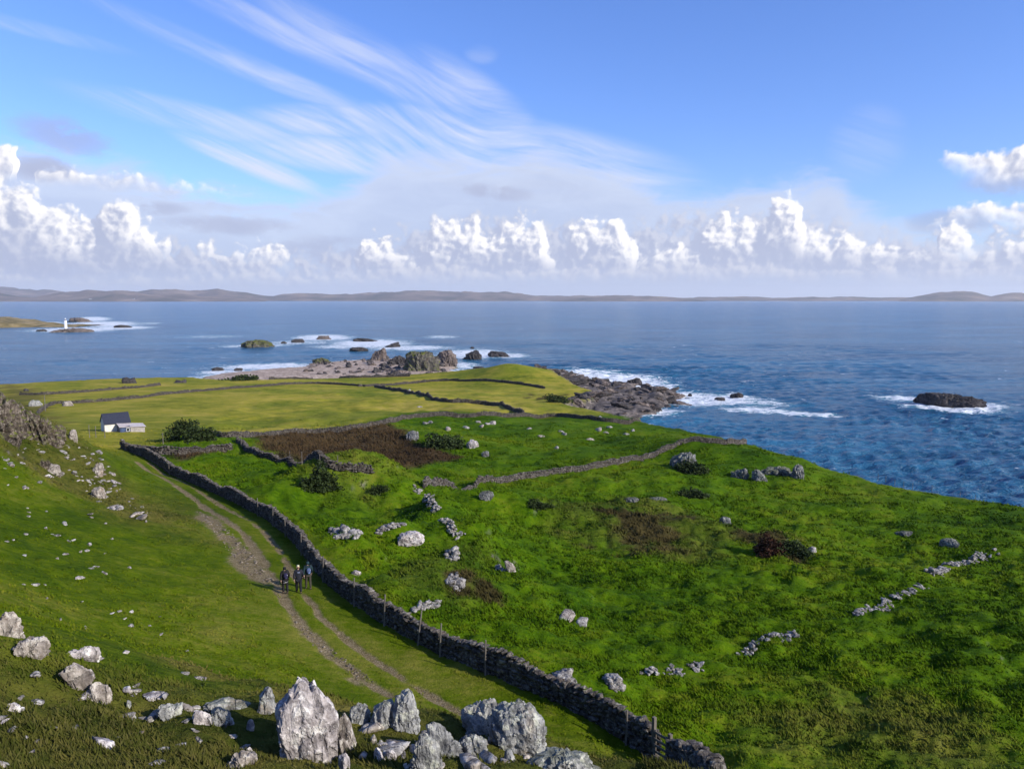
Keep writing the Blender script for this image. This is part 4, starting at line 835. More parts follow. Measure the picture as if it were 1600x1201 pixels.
# ------------------------------------------------------------------ dry stone walls
def _stone_variants(n=14, pts=15):
    out = []; g = np.random.default_rng(77)
    for i in range(n):
        bm = bmesh.new(); P = g.normal(size=(pts, 3)); P /= (np.abs(P) ** 4).sum(1)[:, None] ** .25
        for p in P * .5 * g.uniform(.88, 1.08, (pts, 1)): bm.verts.new(p)
        r = bmesh.ops.convex_hull(bm, input=bm.verts[:]); bmesh.ops.delete(bm, geom=[e for e in r['geom_interior'] if isinstance(e, bmesh.types.BMVert)], context='VERTS')
        bmesh.ops.triangulate(bm, faces=bm.faces[:]); bm.verts.ensure_lookup_table()
        for k, v in enumerate(bm.verts): v.index = k
        out.append((np.array([v.co[:] for v in bm.verts]), np.array([[v.index for v in f.verts] for f in bm.faces]))); bm.free()
    return out
SV = _stone_variants()
def resample(pts, step):
    P = [np.array(p[:2]) for p in pts]
    # round the corners
    for _ in range(2):
        Q = [P[0]]
        for a, b in zip(P[:-1], P[1:]): Q += [a * .75 + b * .25, a * .25 + b * .75]
        Q.append(P[-1]); P = Q
    s = np.r_[0, np.cumsum([np.linalg.norm(b - a) for a, b in zip(P[:-1], P[1:])])]; q = np.arange(0, s[-1], step); A = np.array(P)
    return np.interp(q, s, A[:, 0]), np.interp(q, s, A[:, 1]), q
def wall_stones(pts, h, w, sl, sh, seed, gap=None, ruin=0.0, hvar=.12, crown=True):
    """list of stones (position, size, heading, tilt, variant) laid in courses on both faces and along the top"""
    g = np.random.default_rng(seed); X, Y, q = resample(pts, .05); Ltot = q[-1]; out = []
    hd = np.unwrap(np.arctan2(np.gradient(Y), np.gradient(X)))
    def at(s): return np.interp(s, q, X), np.interp(s, q, Y), np.interp(s, q, hd)
    top = lambda s: h * (1 + hvar * 2 * float(vn2(np.array([s / 3.1]), np.array([seed * 1.0]), seed)[0]) + hvar * float(vn2(np.array([s / .9]), np.array([seed + 5.0]), seed)[0]))
    keep = lambda s: ruin <= 0 or float(vn2(np.array([s / 3.2]), np.array([seed + .5]), seed + 3)[0]) + .5 > ruin
    gz = {}
    def ground(s):
        k = int(s / .5)
        if k not in gz: x, y, _ = at(k * .5); gz[k] = float(height(x, y)[0])
        return gz[k]
    for side in (-1, 1):
        z = 0.0
        while z < h * 1.3:
            ch = sh * g.uniform(.8, 1.25); s = g.uniform(0, sl)
            while s < Ltot:
                L = sl * g.choice([.5, .7, .9, 1.2, 1.7]) * g.uniform(.85, 1.15); m = s + L / 2; s += L * .93
                if z + ch * .5 > top(m) or not keep(m): continue
                x, y, a = at(min(m, Ltot))
                if gap and math.hypot(x - gap[0], y - gap[1]) < gap[2]: continue
                batter = w / 2 * (1 - .22 * z / h); dpt = w * .5
                off = side * (batter - dpt * .42 + g.normal(0, .035))
                out.append((x - math.sin(a) * off, y + math.cos(a) * off, ground(m) + z + ch / 2 - .06 + g.normal(0, .015), L * 1.04, dpt, ch * g.uniform(.95, 1.3), a, g.normal(0, .07), g.integers(len(SV))))
            z += ch * .92
    if crown:
        s = 0.0
        while s < Ltot:
            L = sl * g.uniform(.5, 1.2); m = s + L / 2; s += L * .9
            x, y, a = at(min(m, Ltot))
            if not keep(m) or (gap and math.hypot(x - gap[0], y - gap[1]) < gap[2]): continue
            out.append((x, y, ground(m) + top(m) + sh * .25, L, w * g.uniform(.7, 1.0), sh * g.uniform(.9, 1.7), a + g.normal(0, .15), g.normal(0, .2), g.integers(len(SV))))
    return out
def join_stones(name, st, mat, parent):
    Vs, Ts, n = [], [], 0
    for (x, y, z, L, d, hh, a, tl, k) in st:
        V, T = SV[k]; V = V * [L, d, hh]; c, s = math.cos(tl), math.sin(tl); V = np.stack([V[:, 0] * c - V[:, 2] * s, V[:, 1], V[:, 0] * s + V[:, 2] * c], -1)
        c, s = math.cos(a), math.sin(a); V = np.stack([V[:, 0] * c - V[:, 1] * s + x, V[:, 0] * s + V[:, 1] * c + y, V[:, 2] + z], -1); Vs.append(V); Ts.append(T + n); n += len(V)
    o = np_mesh(name, np.vstack(Vs), np.vstack(Ts), mat, None, smooth=False)
    if parent: o.parent = parent; o.matrix_parent_inverse = Matrix.Translation(-parent.location)
    return tag(o, kind='stuff')
def drystone(label, pts, h=1.2, w=.6, sl=.42, sh=.2, seed=1, mat=None, single=0, gap=None, ruin=0.0, group=None, core=True, core_mat=None, hvar=.12):
    x0, y0 = pts[len(pts) // 2][:2]; t = thing('drystone_wall', label, 'wall', (x0, y0, float(height(x0, y0)[0])), 0, group)
    st = wall_stones(pts, h, w, sl, sh, seed, gap, ruin, hvar); mat = mat or STONE_WALL
    if single:
        dist = [math.hypot(s[0], s[1]) - 1.5 * s[3] * s[5] * 10 for s in st]; order = np.argsort(dist); mesh = []
        for V, T in SV:
            o = np_mesh('stone', V, T, mat, smooth=False); mesh.append(o.data); bpy.data.objects.remove(o)
        for i in order[:single]:
            x, y, z, L, d, hh, a, tl, k = st[i]; o = bpy.data.objects.new('stone', mesh[k]); C.objects.link(o); o.parent = t
            o.location = Vector((x, y, z)) - t.location; o.scale = (L, d, hh); o.rotation_euler = (0, tl, a)
        st = [st[i] for i in order[single:]]
    if st: join_stones('stones', st, mat, t)
    if core and not ruin:  # dark strip hidden inside the wall, added to stop light leaking between stones
        X, Y, q = resample(pts, .6); hd = np.arctan2(np.gradient(Y), np.gradient(X)); Z = height(X, Y); V = []; F = []; b = w * .22
        for i in range(len(X)):
            for o_, zz in ((-b, -.3), (b, -.3), (b * .8, h * .82), (-b * .8, h * .82)): V.append((X[i] - math.sin(hd[i]) * o_, Y[i] + math.cos(hd[i]) * o_, Z[i] + zz))
        for i in range(len(X) - 1):
            if gap and math.hypot((X[i] + X[i + 1]) / 2 - gap[0], (Y[i] + Y[i + 1]) / 2 - gap[1]) < gap[2] + .25: continue
            for k in range(4): F.append((i * 4 + k, i * 4 + (k + 1) % 4, i * 4 + 4 + (k + 1) % 4, i * 4 + 4 + k))
        F += [(3, 2, 1, 0)]
        o = mesh_obj('light_stop_core', V, F, STONE_DARK); o.parent = t; o.matrix_parent_inverse = Matrix.Translation(-t.location)
    return t
GW = 'dry stone field walls'
GATE_A, GATE_B = (*at_z(1021, 1180, 22.4), 22.4), (*at_z(1046, 1196, 22.4), 22.4)
GATE_C = ((GATE_A[0] + GATE_B[0]) / 2, (GATE_A[1] + GATE_B[1]) / 2, math.hypot(GATE_A[0] - GATE_B[0], GATE_A[1] - GATE_B[1]) / 2)
drystone('long dark dry stone wall curving beside the grassy track', NEARWALL, 1.06, .56, .38, .17, 3, STONE_WALL, single=300, gap=GATE_C, group=GW, hvar=.2)
drystone('long boundary wall between the ochre pasture and the brown heather', xy(hits([(300,682),(340,684),(385,684),(430,681),(490,676),(550,671),(596,664),(622,657),(650,651),(690,649),(760,650),(850,650),(905,654),(950,660),(1000,659),(1036,660)])), 0.85, .5, .6, .24, 5, STONE_DARK, group=GW)
drystone('cross wall climbing over the grey knoll towards the cliff edge', xy(hits([(662,763),(690,760),(740,757),(800,751),(860,742),(920,733),(980,722),(1030,708),(1058,695),(1080,689),(1110,692),(1150,697),(1190,696),(1220,705),(1284,716)])), 0.75, .5, .45, .2, 6, STONE_WALL, group=GW)
drystone('stony bank wall along the near side of the brown heather', xy(hits([(372,690),(384,702),(400,712),(430,721),(462,729),(500,735),(540,735),(580,738)])), 0.65, .8, .45, .2, 7, STONE_DARK, group=GW)
drystone('dark overgrown wall running right from the top of the track wall', xy(hits([(196,704),(222,706),(250,711),(290,711),(330,706),(360,702)])), 0.9, .8, .5, .25, 8, STONE_DARK, group=GW)
def ruin(label, pts, w, h, size, per_m, gaps, seed, mat):
    """a collapsed wall: stones slumped to both sides of its old line, in broken runs"""
    g = np.random.default_rng(seed); X, Y, q = resample(pts, .05); hd = np.unwrap(np.arctan2(np.gradient(Y), np.gradient(X))); x0, y0 = X[len(X) // 2], Y[len(Y) // 2]
    t = thing('ruined_wall', label, 'wall', (x0, y0, float(height(x0, y0)[0])), 0, 'tumbled ruined walls'); st = []
    for i in range(int(q[-1] * per_m)):
        s = g.uniform(0, q[-1]); k = np.searchsorted(q, s) - 1; live = float(vn2(np.array([s / 2.6]), np.array([seed + .3]), seed)[0]) + .5 + .5 * float(vn2(np.array([s / .9]), np.array([seed + 2.3]), seed)[0])
        if live < gaps: continue
        o = g.normal(0, w * .42); L = size * g.uniform(.5, 1.5); x, y = X[k] - math.sin(hd[k]) * o, Y[k] + math.cos(hd[k]) * o; up = h * max(0, 1 - abs(o) / w) * min(1, (live - gaps) * 3) * g.uniform(-.2, 1)
        st.append((x, y, float(height(x, y)[0]) + up + .03, L, L * g.uniform(.6, .9), L * g.uniform(.4, .75), g.uniform(0, 3.1), g.normal(0, .35), g.integers(len(SV))))
    join_stones('stones', st, mat, t); return t
ruin('broken pale wall tumbling down the spur below the wall corner', xy(hits([(650,762),(656,776),(668,786),(684,800),(700,822),(716,840),(740,858),(760,872),(788,892)])), .5, .55, .34, 13, .42, 9, STONE_PALE)
ruin('dashed ruined wall of pale stones crossing the right hand field', xy(hits([(1010,1056),(1050,1049),(1090,1043),(1140,1028),(1170,1016),(1225,998),(1300,978),(1365,953),(1410,928),(1440,914)])), .5, .4, .30, 16, .56, 19, STONE_PALE)
ruin('pale tumbled end of the ruined wall farthest up the right hand field', xy(hits([(1452,896),(1475,890),(1500,882),(1530,868),(1560,862)])), .6, .55, .38, 16, .22, 11, STONE_PALE)
drystone('dark wall slanting down from the far pasture to the centre', xy(hits([(585,605),(605,608),(635,613),(655,616),(672,623),(695,629),(725,629),(770,633),(800,641),(818,648)])), 0.9, .7, .8, .3, 12, STONE_DARK, group=GW, hvar=.3)
drystone('far wall along the front of the bright green bank', xy(hits([(-20,634),(60,632),(130,630),(210,623),(260,616),(330,610),(400,605),(440,601),(480,599),(530,601),(570,604)])), 0.7, .7, .9, .28, 13, STONE_DARK, group=GW, hvar=.25)
drystone('farthest wall arching over the pasture before the stacks', xy(hits([(560,604),(610,602),(660,597),(700,594),(740,595),(790,598),(830,603),(850,607)])), 0.8, .7, .9, .3, 14, STONE_DARK, group=GW, hvar=.25)
drystone('short far wall along the left shore meadow', xy(hits([(30,617),(80,617),(150,611),(220,606),(250,602)])), 0.7, .7, 1.0, .3, 15, STONE_DARK, group=GW, hvar=.3)
drystone('low shore wall at the edge of the shingle', xy(hits([(420,593),(480,592),(540,591),(600,589),(640,588)])), .9, .7, 1.0, .36, 16, STONE_DARK, group=GW, hvar=.3)

# ------------------------------------------------------------------ timber
def wood_material(name, c0, c1):
    m, t, b = mat_nt(name, 0.85, 0.2); pos = t.new('ShaderNodeTexCoord').outputs['Object']
    n = t.noise(t.vmul(pos, (14, 14, 1.2)), 1.0, 5, .65); t.put(b.inputs['Base Color'], t.ramp(n, [(.3, c0), (.7, c1)])); bump(t, b, n, .5, .01); return m
WOOD = wood_material('weathered_grey_timber', (0.06, 0.052, 0.043), (0.24, 0.215, 0.18))
WOOD_DARK = wood_material('dark_gate_timber', (0.06, 0.05, 0.04), (0.24, 0.21, 0.17))
def bar_arrays(a, b, r0, r1, n=8, seed=0):
    a, b = Vector(a), Vector(b); d = (b - a).normalized(); e = d.orthogonal().normalized(); f = d.cross(e); g = random.Random(seed); V = []; F = []; K = 4
    for k in range(K):
        s = k / (K - 1); c = a.lerp(b, s); r = r0 + (r1 - r0) * s; c = c + (e * g.uniform(-1, 1) + f * g.uniform(-1, 1)) * r * .15
        for i in range(n): t = 2 * math.pi * i / n; V.append(c + (e * math.cos(t) + f * math.sin(t)) * r * g.uniform(.9, 1.08))
    for k in range(K - 1):
        for i in range(n): F.append((k * n + i, k * n + (i + 1) % n, k * n + n + (i + 1) % n, k * n + n + i))
    F.append(tuple(range(n))[::-1]); F.append(tuple(range((K - 1) * n, K * n))); return V, F
def box_arrays(x0, x1, y0, y1, z0, z1): return [(x0,y0,z0),(x1,y0,z0),(x1,y1,z0),(x0,y1,z0),(x0,y0,z1),(x1,y0,z1),(x1,y1,z1),(x0,y1,z1)], [(0,3,2,1),(4,5,6,7),(0,1,5,4),(1,2,6,5),(2,3,7,6),(3,0,4,7)]
def box_obj(name, dims, mat, parent=None, bev=0.0, loc=None, rot=None):
    V, F = box_arrays(*dims); o = mesh_obj(name, V, F, mat, parent, loc=loc)
    if bev:
        bm = bmesh.new(); bm.from_mesh(o.data); bmesh.ops.bevel(bm, geom=bm.edges[:], offset=bev, segments=1, affect='EDGES'); bm.to_mesh(o.data); bm.free()
    if rot: o.rotation_euler = rot
    return o
def post(u, v, h, r, label, group, tilt=(0, 0), near=True, mat=None):
    x, y, z = hit(u, v)
    if near:   # stands close against the track side of the wall
        X, Y, q = resample(NEARWALL[:-2], .1); k = int(np.argmin(np.abs(np.degrees(np.arctan2(X, Y)) - math.degrees(math.atan2(x, y))))); hd = math.atan2(Y[min(k + 1, len(Y) - 1)] - Y[k - 1], X[min(k + 1, len(X) - 1)] - X[k - 1])
        x, y = X[k] + math.sin(hd) * .40, Y[k] - math.cos(hd) * .40; z = float(height(x, y)[0])
    V, F = bar_arrays((0, 0, -.35), (tilt[0] * h, tilt[1] * h, h), r, r * .85, 7, int(u)); return tag(mesh_obj('fence_post', V, F, mat or WOOD, loc=(x, y, z)), label, 'post', group)
GP_ = 'thin fence posts along the track wall'
for u, v, h, tl, lab in [(513,884,1.75,(.05,0),'thin grey post by the wall level with the walkers, first above the bend'),(562,936,1.75,(.04,0),'thin grey post by the wall, next below the walkers'),(609,968,1.8,(.06,0),'thin leaning post by the wall, third below the bend'),
        (661,996,1.85,(.14,0),'most strongly leaning thin post on the wall, above the middle of the track'),(695,1008,1.75,(.06,0),'thin post close to the right of the most leaning one'),(767,1034,1.75,(.02,0),'darker thin post alone on the wall right of the pair'),
        (478,832,1.7,(.03,0),'thin post at the wall bend, lowest of the upper run'),(453,812,1.7,(0,0),'second thin post up the wall from the bend'),(433,800,1.7,(.03,0),'third thin post up the wall from the bend'),(410,798,1.7,(0,0),'fourth thin post up the wall from the bend'),(270,736,1.6,(0,0),'thin post far up the wall near the shed')]:
    post(u, v, h, .045, lab, GP_, tl)
post(990, 1160, 1.5, .05, 'thin post on the wall just left of the small gate', GP_, (.02, 0))
GQ = 'thin stakes near the shed'
for u, v, h, lab in [(140,684,2.2,'thin stake on the skyline of the slope left of the shed, first of three'),(150,684,2.0,'middle thin stake on the slope left of the shed'),(164,684,1.8,'thin stake nearest the shed wall'),(255,694,1.8,'thin stake in the green yard right of the shed'),(314,690,1.6,'thin stake by the dark bush'),(377,698,1.8,'stake at the near end of the heather bank wall')]:
    post(u, v, h, .06, lab, GQ, near=False)
for u, v in [(453,722),(472,726),(500,731),(528,732)]:
    post(u, v, 1.5, .045, 'one of the four grey stakes along the heather bank wall', 'stakes along the heather bank wall', near=False)
for u, v in [(1372,748),(1384,751),(1398,757),(1412,760),(1426,763),(1456,766),(1500,776),(1524,781)]:
    post(u, v, 1.2, .05, 'one of the tiny stakes on the cliff edge above the sea', 'stakes along the cliff edge', near=False)
post(71, 642, 4.2, .10, 'tall pale pole standing alone behind the left crag', None, near=False)
def gate():
    a, b = Vector(GATE_A), Vector(GATE_B); d = (b - a); d.z = 0; L = d.length; rz = math.atan2(d.y, d.x); z = float(height((a.x + b.x) / 2, (a.y + b.y) / 2)[0])
    t = thing('wooden_gate', 'small barred wooden gate set in a gap of the track wall', 'gate', ((a.x + b.x) / 2, (a.y + b.y) / 2, z), rz); w = L / 2
    box_obj('gate_post', (-w - .07, -w + .07, -.07, .07, -.3, 1.75), WOOD_DARK, t, .012); box_obj('gate_post', (w - .07, w + .07, -.07, .07, -.3, 1.45), WOOD_DARK, t, .012)
    for zz in (.18, .42, .66, .90, 1.18): box_obj('rail', (-w + .075, w - .075, -.11, -.075, zz, zz + .10), WOOD, t, .006)
    box_obj('stile', (-w + .08, -w + .17, -.072, -.03, .12, 1.3), WOOD_DARK, t, .006); box_obj('stile', (w - .17, w - .08, -.072, -.03, .12, 1.3), WOOD_DARK, t, .006)
gate()
# ------------------------------------------------------------------ shed, beacon, far houses
def plain(name, c, rough=.8, var=.25, sc=3.0):
    m, t, b = mat_nt(name, rough, .3); pos = t.new('ShaderNodeNewGeometry').outputs['Position']; n = t.noise(pos, sc, 5, .65)
    t.put(b.inputs['Base Color'], t.mix(t.sstep(n, .3, .7), tuple(x * (1 - var) for x in c), tuple(min(1, x * (1 + var * .5)) for x in c))); bump(t, b, n, .3, .02); return m
LIME = plain('limewash', (.68, .65, .58), .9, .18); SLATE = plain('blue_slate', (.032, .036, .055), .55, .3, 6); TIN = plain('pale_sheet_roof', (.52, .46, .42), .5, .2); BLUE = plain('dark_blue_paint', (.03, .05, .11), .5, .2); DARK = plain('dark_glass', (.02, .025, .03), .2, .1); WHITE = plain('white_paint', (.80, .80, .78), .6, .06)  # DARK is an even near-black for pane, handle, railing and eyes
def shed():
    x, y, z = hit(181, 673); t = thing('stone_shed', 'small white gabled shed with a slate roof and a low lean-to', 'shed', (x, y, z - .1), R(38)); t.scale = (.92, .92, .92)
    w, d, e, rg = 2.4, 2.0, 2.05, 3.75
    V = [(-w,-d,-.4),(w,-d,-.4),(w,d,-.4),(-w,d,-.4),(-w,-d,e),(w,-d,e),(w,d,e),(-w,d,e),(-w,0,rg),(w,0,rg)]
    mesh_obj('wall', V, [(0,1,5,4),(2,3,7,6),(1,2,6,9,5),(3,0,4,8,7)], LIME, t)
    rf = None
    for s, nm in ((-1, 'roof'), (1, 'roof')):
        o = .22; k = (rg - e) / d; Vr = [(-w-.15, s*(d+o), e-k*o+.04), (w+.15, s*(d+o), e-k*o+.04), (w+.15, 0, rg+.04), (-w-.15, 0, rg+.04)]; Vr = Vr + [(a, b_, c+.09) for a, b_, c in Vr]
        F = [(3,2,1,0),(4,5,6,7),(0,1,5,4),(1,2,6,5),(2,3,7,6),(3,0,4,7)]; F = F if s < 0 else [f[::-1] for f in F]
        rf = mesh_obj(nm, Vr, F, SLATE, t)
        for j in range(1, 9):   # slate courses
            q = j / 9.0; yy = s * (d + o) * (1 - q); zz = (e - k * o) + (rg - e + k * o) * q + .135
            c = mesh_obj('slate_course', *box_arrays(-w-.15, w+.15, min(yy, yy - s*.26), max(yy, yy - s*.26), zz-.02, zz+.018), SLATE, rf)
    box_obj('ridge', (-w-.16, w+.16, -.1, .1, rg+.10, rg+.2), SLATE, t, .03)
    # lean-to in front, to the right
    x0, x1, y0, y1 = -.1, 4.6, -d - 2.6, -d - .003
    mesh_obj('lean_to_wall', *box_arrays(x0+2.0, x1, y0, y1, -.5, 1.25), plain('rough_grey_render', (.34,.31,.28), .9, .3), t)
    mesh_obj('lean_to_front', *box_arrays(x0, x0+1.98, y0, y1, -.4, 1.55), BLUE, t)
    dr = box_obj('door', (x0+.25, x0+1.0, y0-.05, y0-.004, -.3, 1.45), plain('faded_blue_door', (.05,.08,.16), .5, .2), t, .01); box_obj('handle', (x0+.88, x0+.93, y0-.1, y0-.052, .6, .72), DARK, dr)
    f = box_obj('window', (x0+1.2, x0+1.8, y0-.04, y0-.004, .5, 1.2), WHITE, t, .01); box_obj('pane', (x0+1.26, x0+1.74, y0-.05, y0-.042, .56, 1.14), DARK, f)
    V = [(x0-.15,y0-.3,1.50),(x1+.2,y0-.3,1.18),(x1+.2,y1,1.50),(x0-.15,y1,1.98)]; V = V + [(a,b_,c+.07) for a,b_,c in V]
    mesh_obj('lean_to_roof', V, [(3,2,1,0),(4,5,6,7),(0,1,5,4),(1,2,6,5),(2,3,7,6),(3,0,4,7)], TIN, t)
shed()
def lathe(prof, n=20):
    V = []; F = []
    for r, z in prof:
        for i in range(n): a = 2 * math.pi * i / n; V.append((r * math.cos(a), r * math.sin(a), z))
    for k in range(len(prof) - 1):
        for i in range(n): F.append((k*n+i, k*n+(i+1)%n, k*n+n+(i+1)%n, k*n+n+i))
    F.append(tuple(range(n))[::-1]); F.append(tuple(range((len(prof)-1)*n, len(prof)*n))); return V, F
def beacon():
    x, y = at_z(103, 514, 2.0); t = thing('beacon_tower', 'white lighthouse tower on the low reef at the far left', 'lighthouse', (x, y, 1.2))
    mesh_obj('tower', *lathe([(2.2,-1),(2.1,.6),(1.75,.65),(1.35,11.2)]), WHITE, t, True); g = mesh_obj('gallery', *lathe([(1.35,11.21),(1.9,11.35),(1.9,11.6),(.95,11.61)]), WHITE, t)
    V, F = lathe([(1.75,12.45),(1.82,12.45),(1.82,12.53),(1.75,12.53)]); mesh_obj('railing', V, F[:-2], DARK, g)
    mesh_obj('lantern', *lathe([(.9,11.62),(.9,13.3)]), plain('lantern_glass', (.15,.16,.17), .2, .1), t, True); mesh_obj('dome', *lathe([(1.1,13.31),(.95,13.7),(.5,14.1),(.08,14.3),(.05,14.9)]), WHITE, t, True)
beacon()
def island():
    m, t, b = mat_nt('island_turf', .95, .1); pos = t.new('ShaderNodeNewGeometry').outputs['Position']; n = t.noise(pos, .06, 6, .65); nz = t.sep(t.new('ShaderNodeNewGeometry').outputs['Normal'])[2]
    c = t.ramp(n, [(.35,(.10,.085,.03)),(.5,(.22,.17,.075)),(.65,(.34,.26,.14))]); rk = t.ramp(t.noise(pos, .25, 5, .7), [(.3,(.05,.04,.035)),(.6,(.22,.17,.13)),(.75,(.4,.33,.27))])
    t.put(b.inputs['Base Color'], t.mix(t.sstep(t.add(nz, t.mul(t.sub(n,.5),.8)), .62, .9), rk, c)); bump(t, b, n, .6, 2.0)
    x0, y0 = at_z(-150, 510, 0); xs = np.linspace(-330, 260, 150); ys = np.linspace(-90, 120, 60); X, Y = np.meshgrid(xs, ys, indexing='ij')
    e = 1 - ((X + 60) / 300) ** 2 - ((Y - 10) / (88)) ** 2 + fbm2(X, Y, 60, 4, 8) * .55; Z = np.where(e > 0, 1 + 13 * sst(e, 0, .4) * (0.8 + .3 * fbm2(X, Y, 50, 4, 4)) + fbm2(X, Y, 9, 3, 6) * 1.8, e * 18)
    Z *= np.where(X > 60, 1 - .72 * sst(X, 60, 250), 1.0)
    ii, jj = np.meshgrid(np.arange(149), np.arange(59), indexing='ij'); a = (ii*60+jj).ravel(); Q = np.stack([a, a+60, a+61, a+1], -1)
    o = np_mesh('island_land', np.stack([X, Y, np.maximum(Z, -3)], -1).reshape(-1, 3), Q, m); o.location = (x0, y0, 0); tag(o, 'low brown island at the far left edge of the sea', None, None, 'structure')
island()
def far_house(u, v, D, w, label):
    a = (u - 800) / FPX; x, y = a * D, D * 1.0; t = thing('far_house', label, 'house', (x, y, max(2.0, 40 - (v - 465.8) / FPX * D)), random.Random(int(u)).uniform(-.4, .4), 'white houses on the far shore')
    h = w * .38; mesh_obj('wall', [(-w/2,-w/4,-6),(w/2,-w/4,-6),(w/2,w/4,-6),(-w/2,w/4,-6),(-w/2,-w/4,h),(w/2,-w/4,h),(w/2,w/4,h),(-w/2,w/4,h),(-w/2,0,h*1.7),(w/2,0,h*1.7)], [(0,1,5,4),(2,3,7,6),(1,2,6,9,5),(3,0,4,8,7)], WHITE, t)
    for s in (-1, 1):
        f = [(0,1,2,3)] if s < 0 else [(3,2,1,0)]; mesh_obj('roof', [(-w*.52,s*w*.27,h*.97),(w*.52,s*w*.27,h*.97),(w*.52,0,h*1.74),(-w*.52,0,h*1.74)], f, SLATE, t)
for u, D in [(145,9600),(190,9650),(212,9620),(216,9640),(520,11700),(530,11720),(1010,10500),(1026,10490),(1034,10510),(1063,10480)]:
    far_house(u, 468, D, 26, 'one of the tiny white houses along the far shore')
# ------------------------------------------------------------------ bushes
def leaf_material(name, stops):
    m, t, b = mat_nt(name, .8, .2); n = t.noise(t.new('ShaderNodeNewGeometry').outputs['Position'], 1.7, 4, .7); t.put(b.inputs['Base Color'], t.ramp(n, stops)); return m
LEAF = leaf_material('gorse_leaf', [(.3,(.012,.022,.006)),(.55,(.030,.048,.010)),(.75,(.07,.085,.02))])
def bush(label, u, v, wpx, hpx, n=2600, seed=0, mat=None):
    x, y, z = hit(u, v); s = math.hypot(x, y) / FPX * 1.08; rx, rz = wpx * s / 2, hpx * s * 1.15; ry = rx * .6; g = np.random.default_rng(seed); D = g.normal(size=(n, 3)); D /= np.linalg.norm(D, axis=1)[:, None]; D[:, 2] = np.abs(D[:, 2])
    lump = .95 + 1.15 * fbm3(D * 1.0 + seed, .7, 4, seed); rad = g.uniform(.45, 1.12, n) ** .6 * np.maximum(lump, .5); P = D * rad[:, None] * [rx, ry, rz]; P[:, 2] = np.maximum(P[:, 2], 0) + .02
    sz = np.maximum(.16, .12 * rx) * g.uniform(.7, 1.4, n); A = g.normal(size=(n, 3)); A /= np.linalg.norm(A, axis=1)[:, None]; B = np.cross(A, g.normal(size=(n, 3))); B /= np.linalg.norm(B, axis=1)[:, None]
    V = np.stack([P - A * sz[:, None] * .5, P + A * sz[:, None] * .5, P + B * sz[:, None] * .9], 1).reshape(-1, 3); T = np.arange(3 * n).reshape(-1, 3)
    o = np_mesh('gorse_bush', V, T, mat or LEAF, smooth=False); az = math.atan2(x, y); o.location = (x, y, z - .1); o.rotation_euler = (0, 0, -az); return tag(o, label, 'bush', 'dark bushes in the fields')
bush('dark bushy clump standing in the yard right of the shed', 288, 686, 40, 24, 3200, 1); bush('lower right half of the dark bushy clump near the shed', 318, 689, 40, 18, 3000, 2)
bush('dark rounded bush on the near green knoll', 500, 764, 52, 26, 3400, 3); bush('low dark scrub on the shaded bank left of the knoll bush', 440, 716, 26, 9, 1200, 4, leaf_material('dry_scrub', [(.3,(.02,.017,.008)),(.55,(.05,.04,.016)),(.75,(.10,.075,.03))]))
bush('low dark bush on the slope right of the green knoll', 590, 772, 34, 14, 1800, 5); bush('rusty brown scrub in the right hand field', 1203, 866, 44, 22, 2600, 6, leaf_material('rusty_scrub', [(.3,(.022,.010,.006)),(.55,(.060,.024,.012)),(.75,(.12,.05,.022))]))
bush('dark green tuft under the rusty scrub', 1240, 868, 50, 14, 2200, 7); bush('low dark scrub at the foot of the grey knoll crag', 1082, 738, 46, 12, 1800, 8); bush('dark green scrub among the hummocks behind the heather', 700, 698, 60, 14, 2200, 9)
bush('dark scrub along the foot of the shore bank', 380, 594, 40, 5, 900, 10); bush('brown scrub above the rocky inlet', 872, 628, 36, 8, 1200, 11)
bush('dark tussock below the mossy grey rock in the field', 1085, 775, 44, 8, 1400, 12); bush('rushy dark patch left of the mossy grey rock', 842, 792, 34, 9, 1400, 13)
# ------------------------------------------------------------------ the three walkers
def skin_mesh(name, joints, edges, mat, parent, sub=2):
    """one continuous surface grown round a skeleton: joints {name: (xyz, radius)}, first joint is the root"""
    names = list(joints); me = bpy.data.meshes.new(name); me.from_pydata([joints[n][0] for n in names], [(names.index(a), names.index(b)) for a, b in edges], []); o = bpy.data.objects.new(name, me); C.objects.link(o)
    md = o.modifiers.new('skin', 'SKIN'); md.use_smooth_shade = True
    for i, n in enumerate(names):
        sv = me.skin_vertices[0].data[i]; r = joints[n][1]; sv.radius = r if isinstance(r, tuple) else (r, r); sv.use_root = (i == 0)
    s = o.modifiers.new('sub', 'SUBSURF'); s.levels = sub; s.render_levels = sub
    dg = bpy.context.evaluated_depsgraph_get(); new = bpy.data.meshes.new_from_object(o.evaluated_get(dg)); o.modifiers.clear(); o.data = new; bpy.data.meshes.remove(me)
    new.materials.clear(); new.materials.append(mat); new.polygons.foreach_set('use_smooth', np.ones(len(new.polygons), bool)); o.parent = parent; return o
def cloth(name, c, var=.25): return plain(name, c, .85, var, 9)
SKIN = plain('skin', (.52, .33, .25), .6, .08)
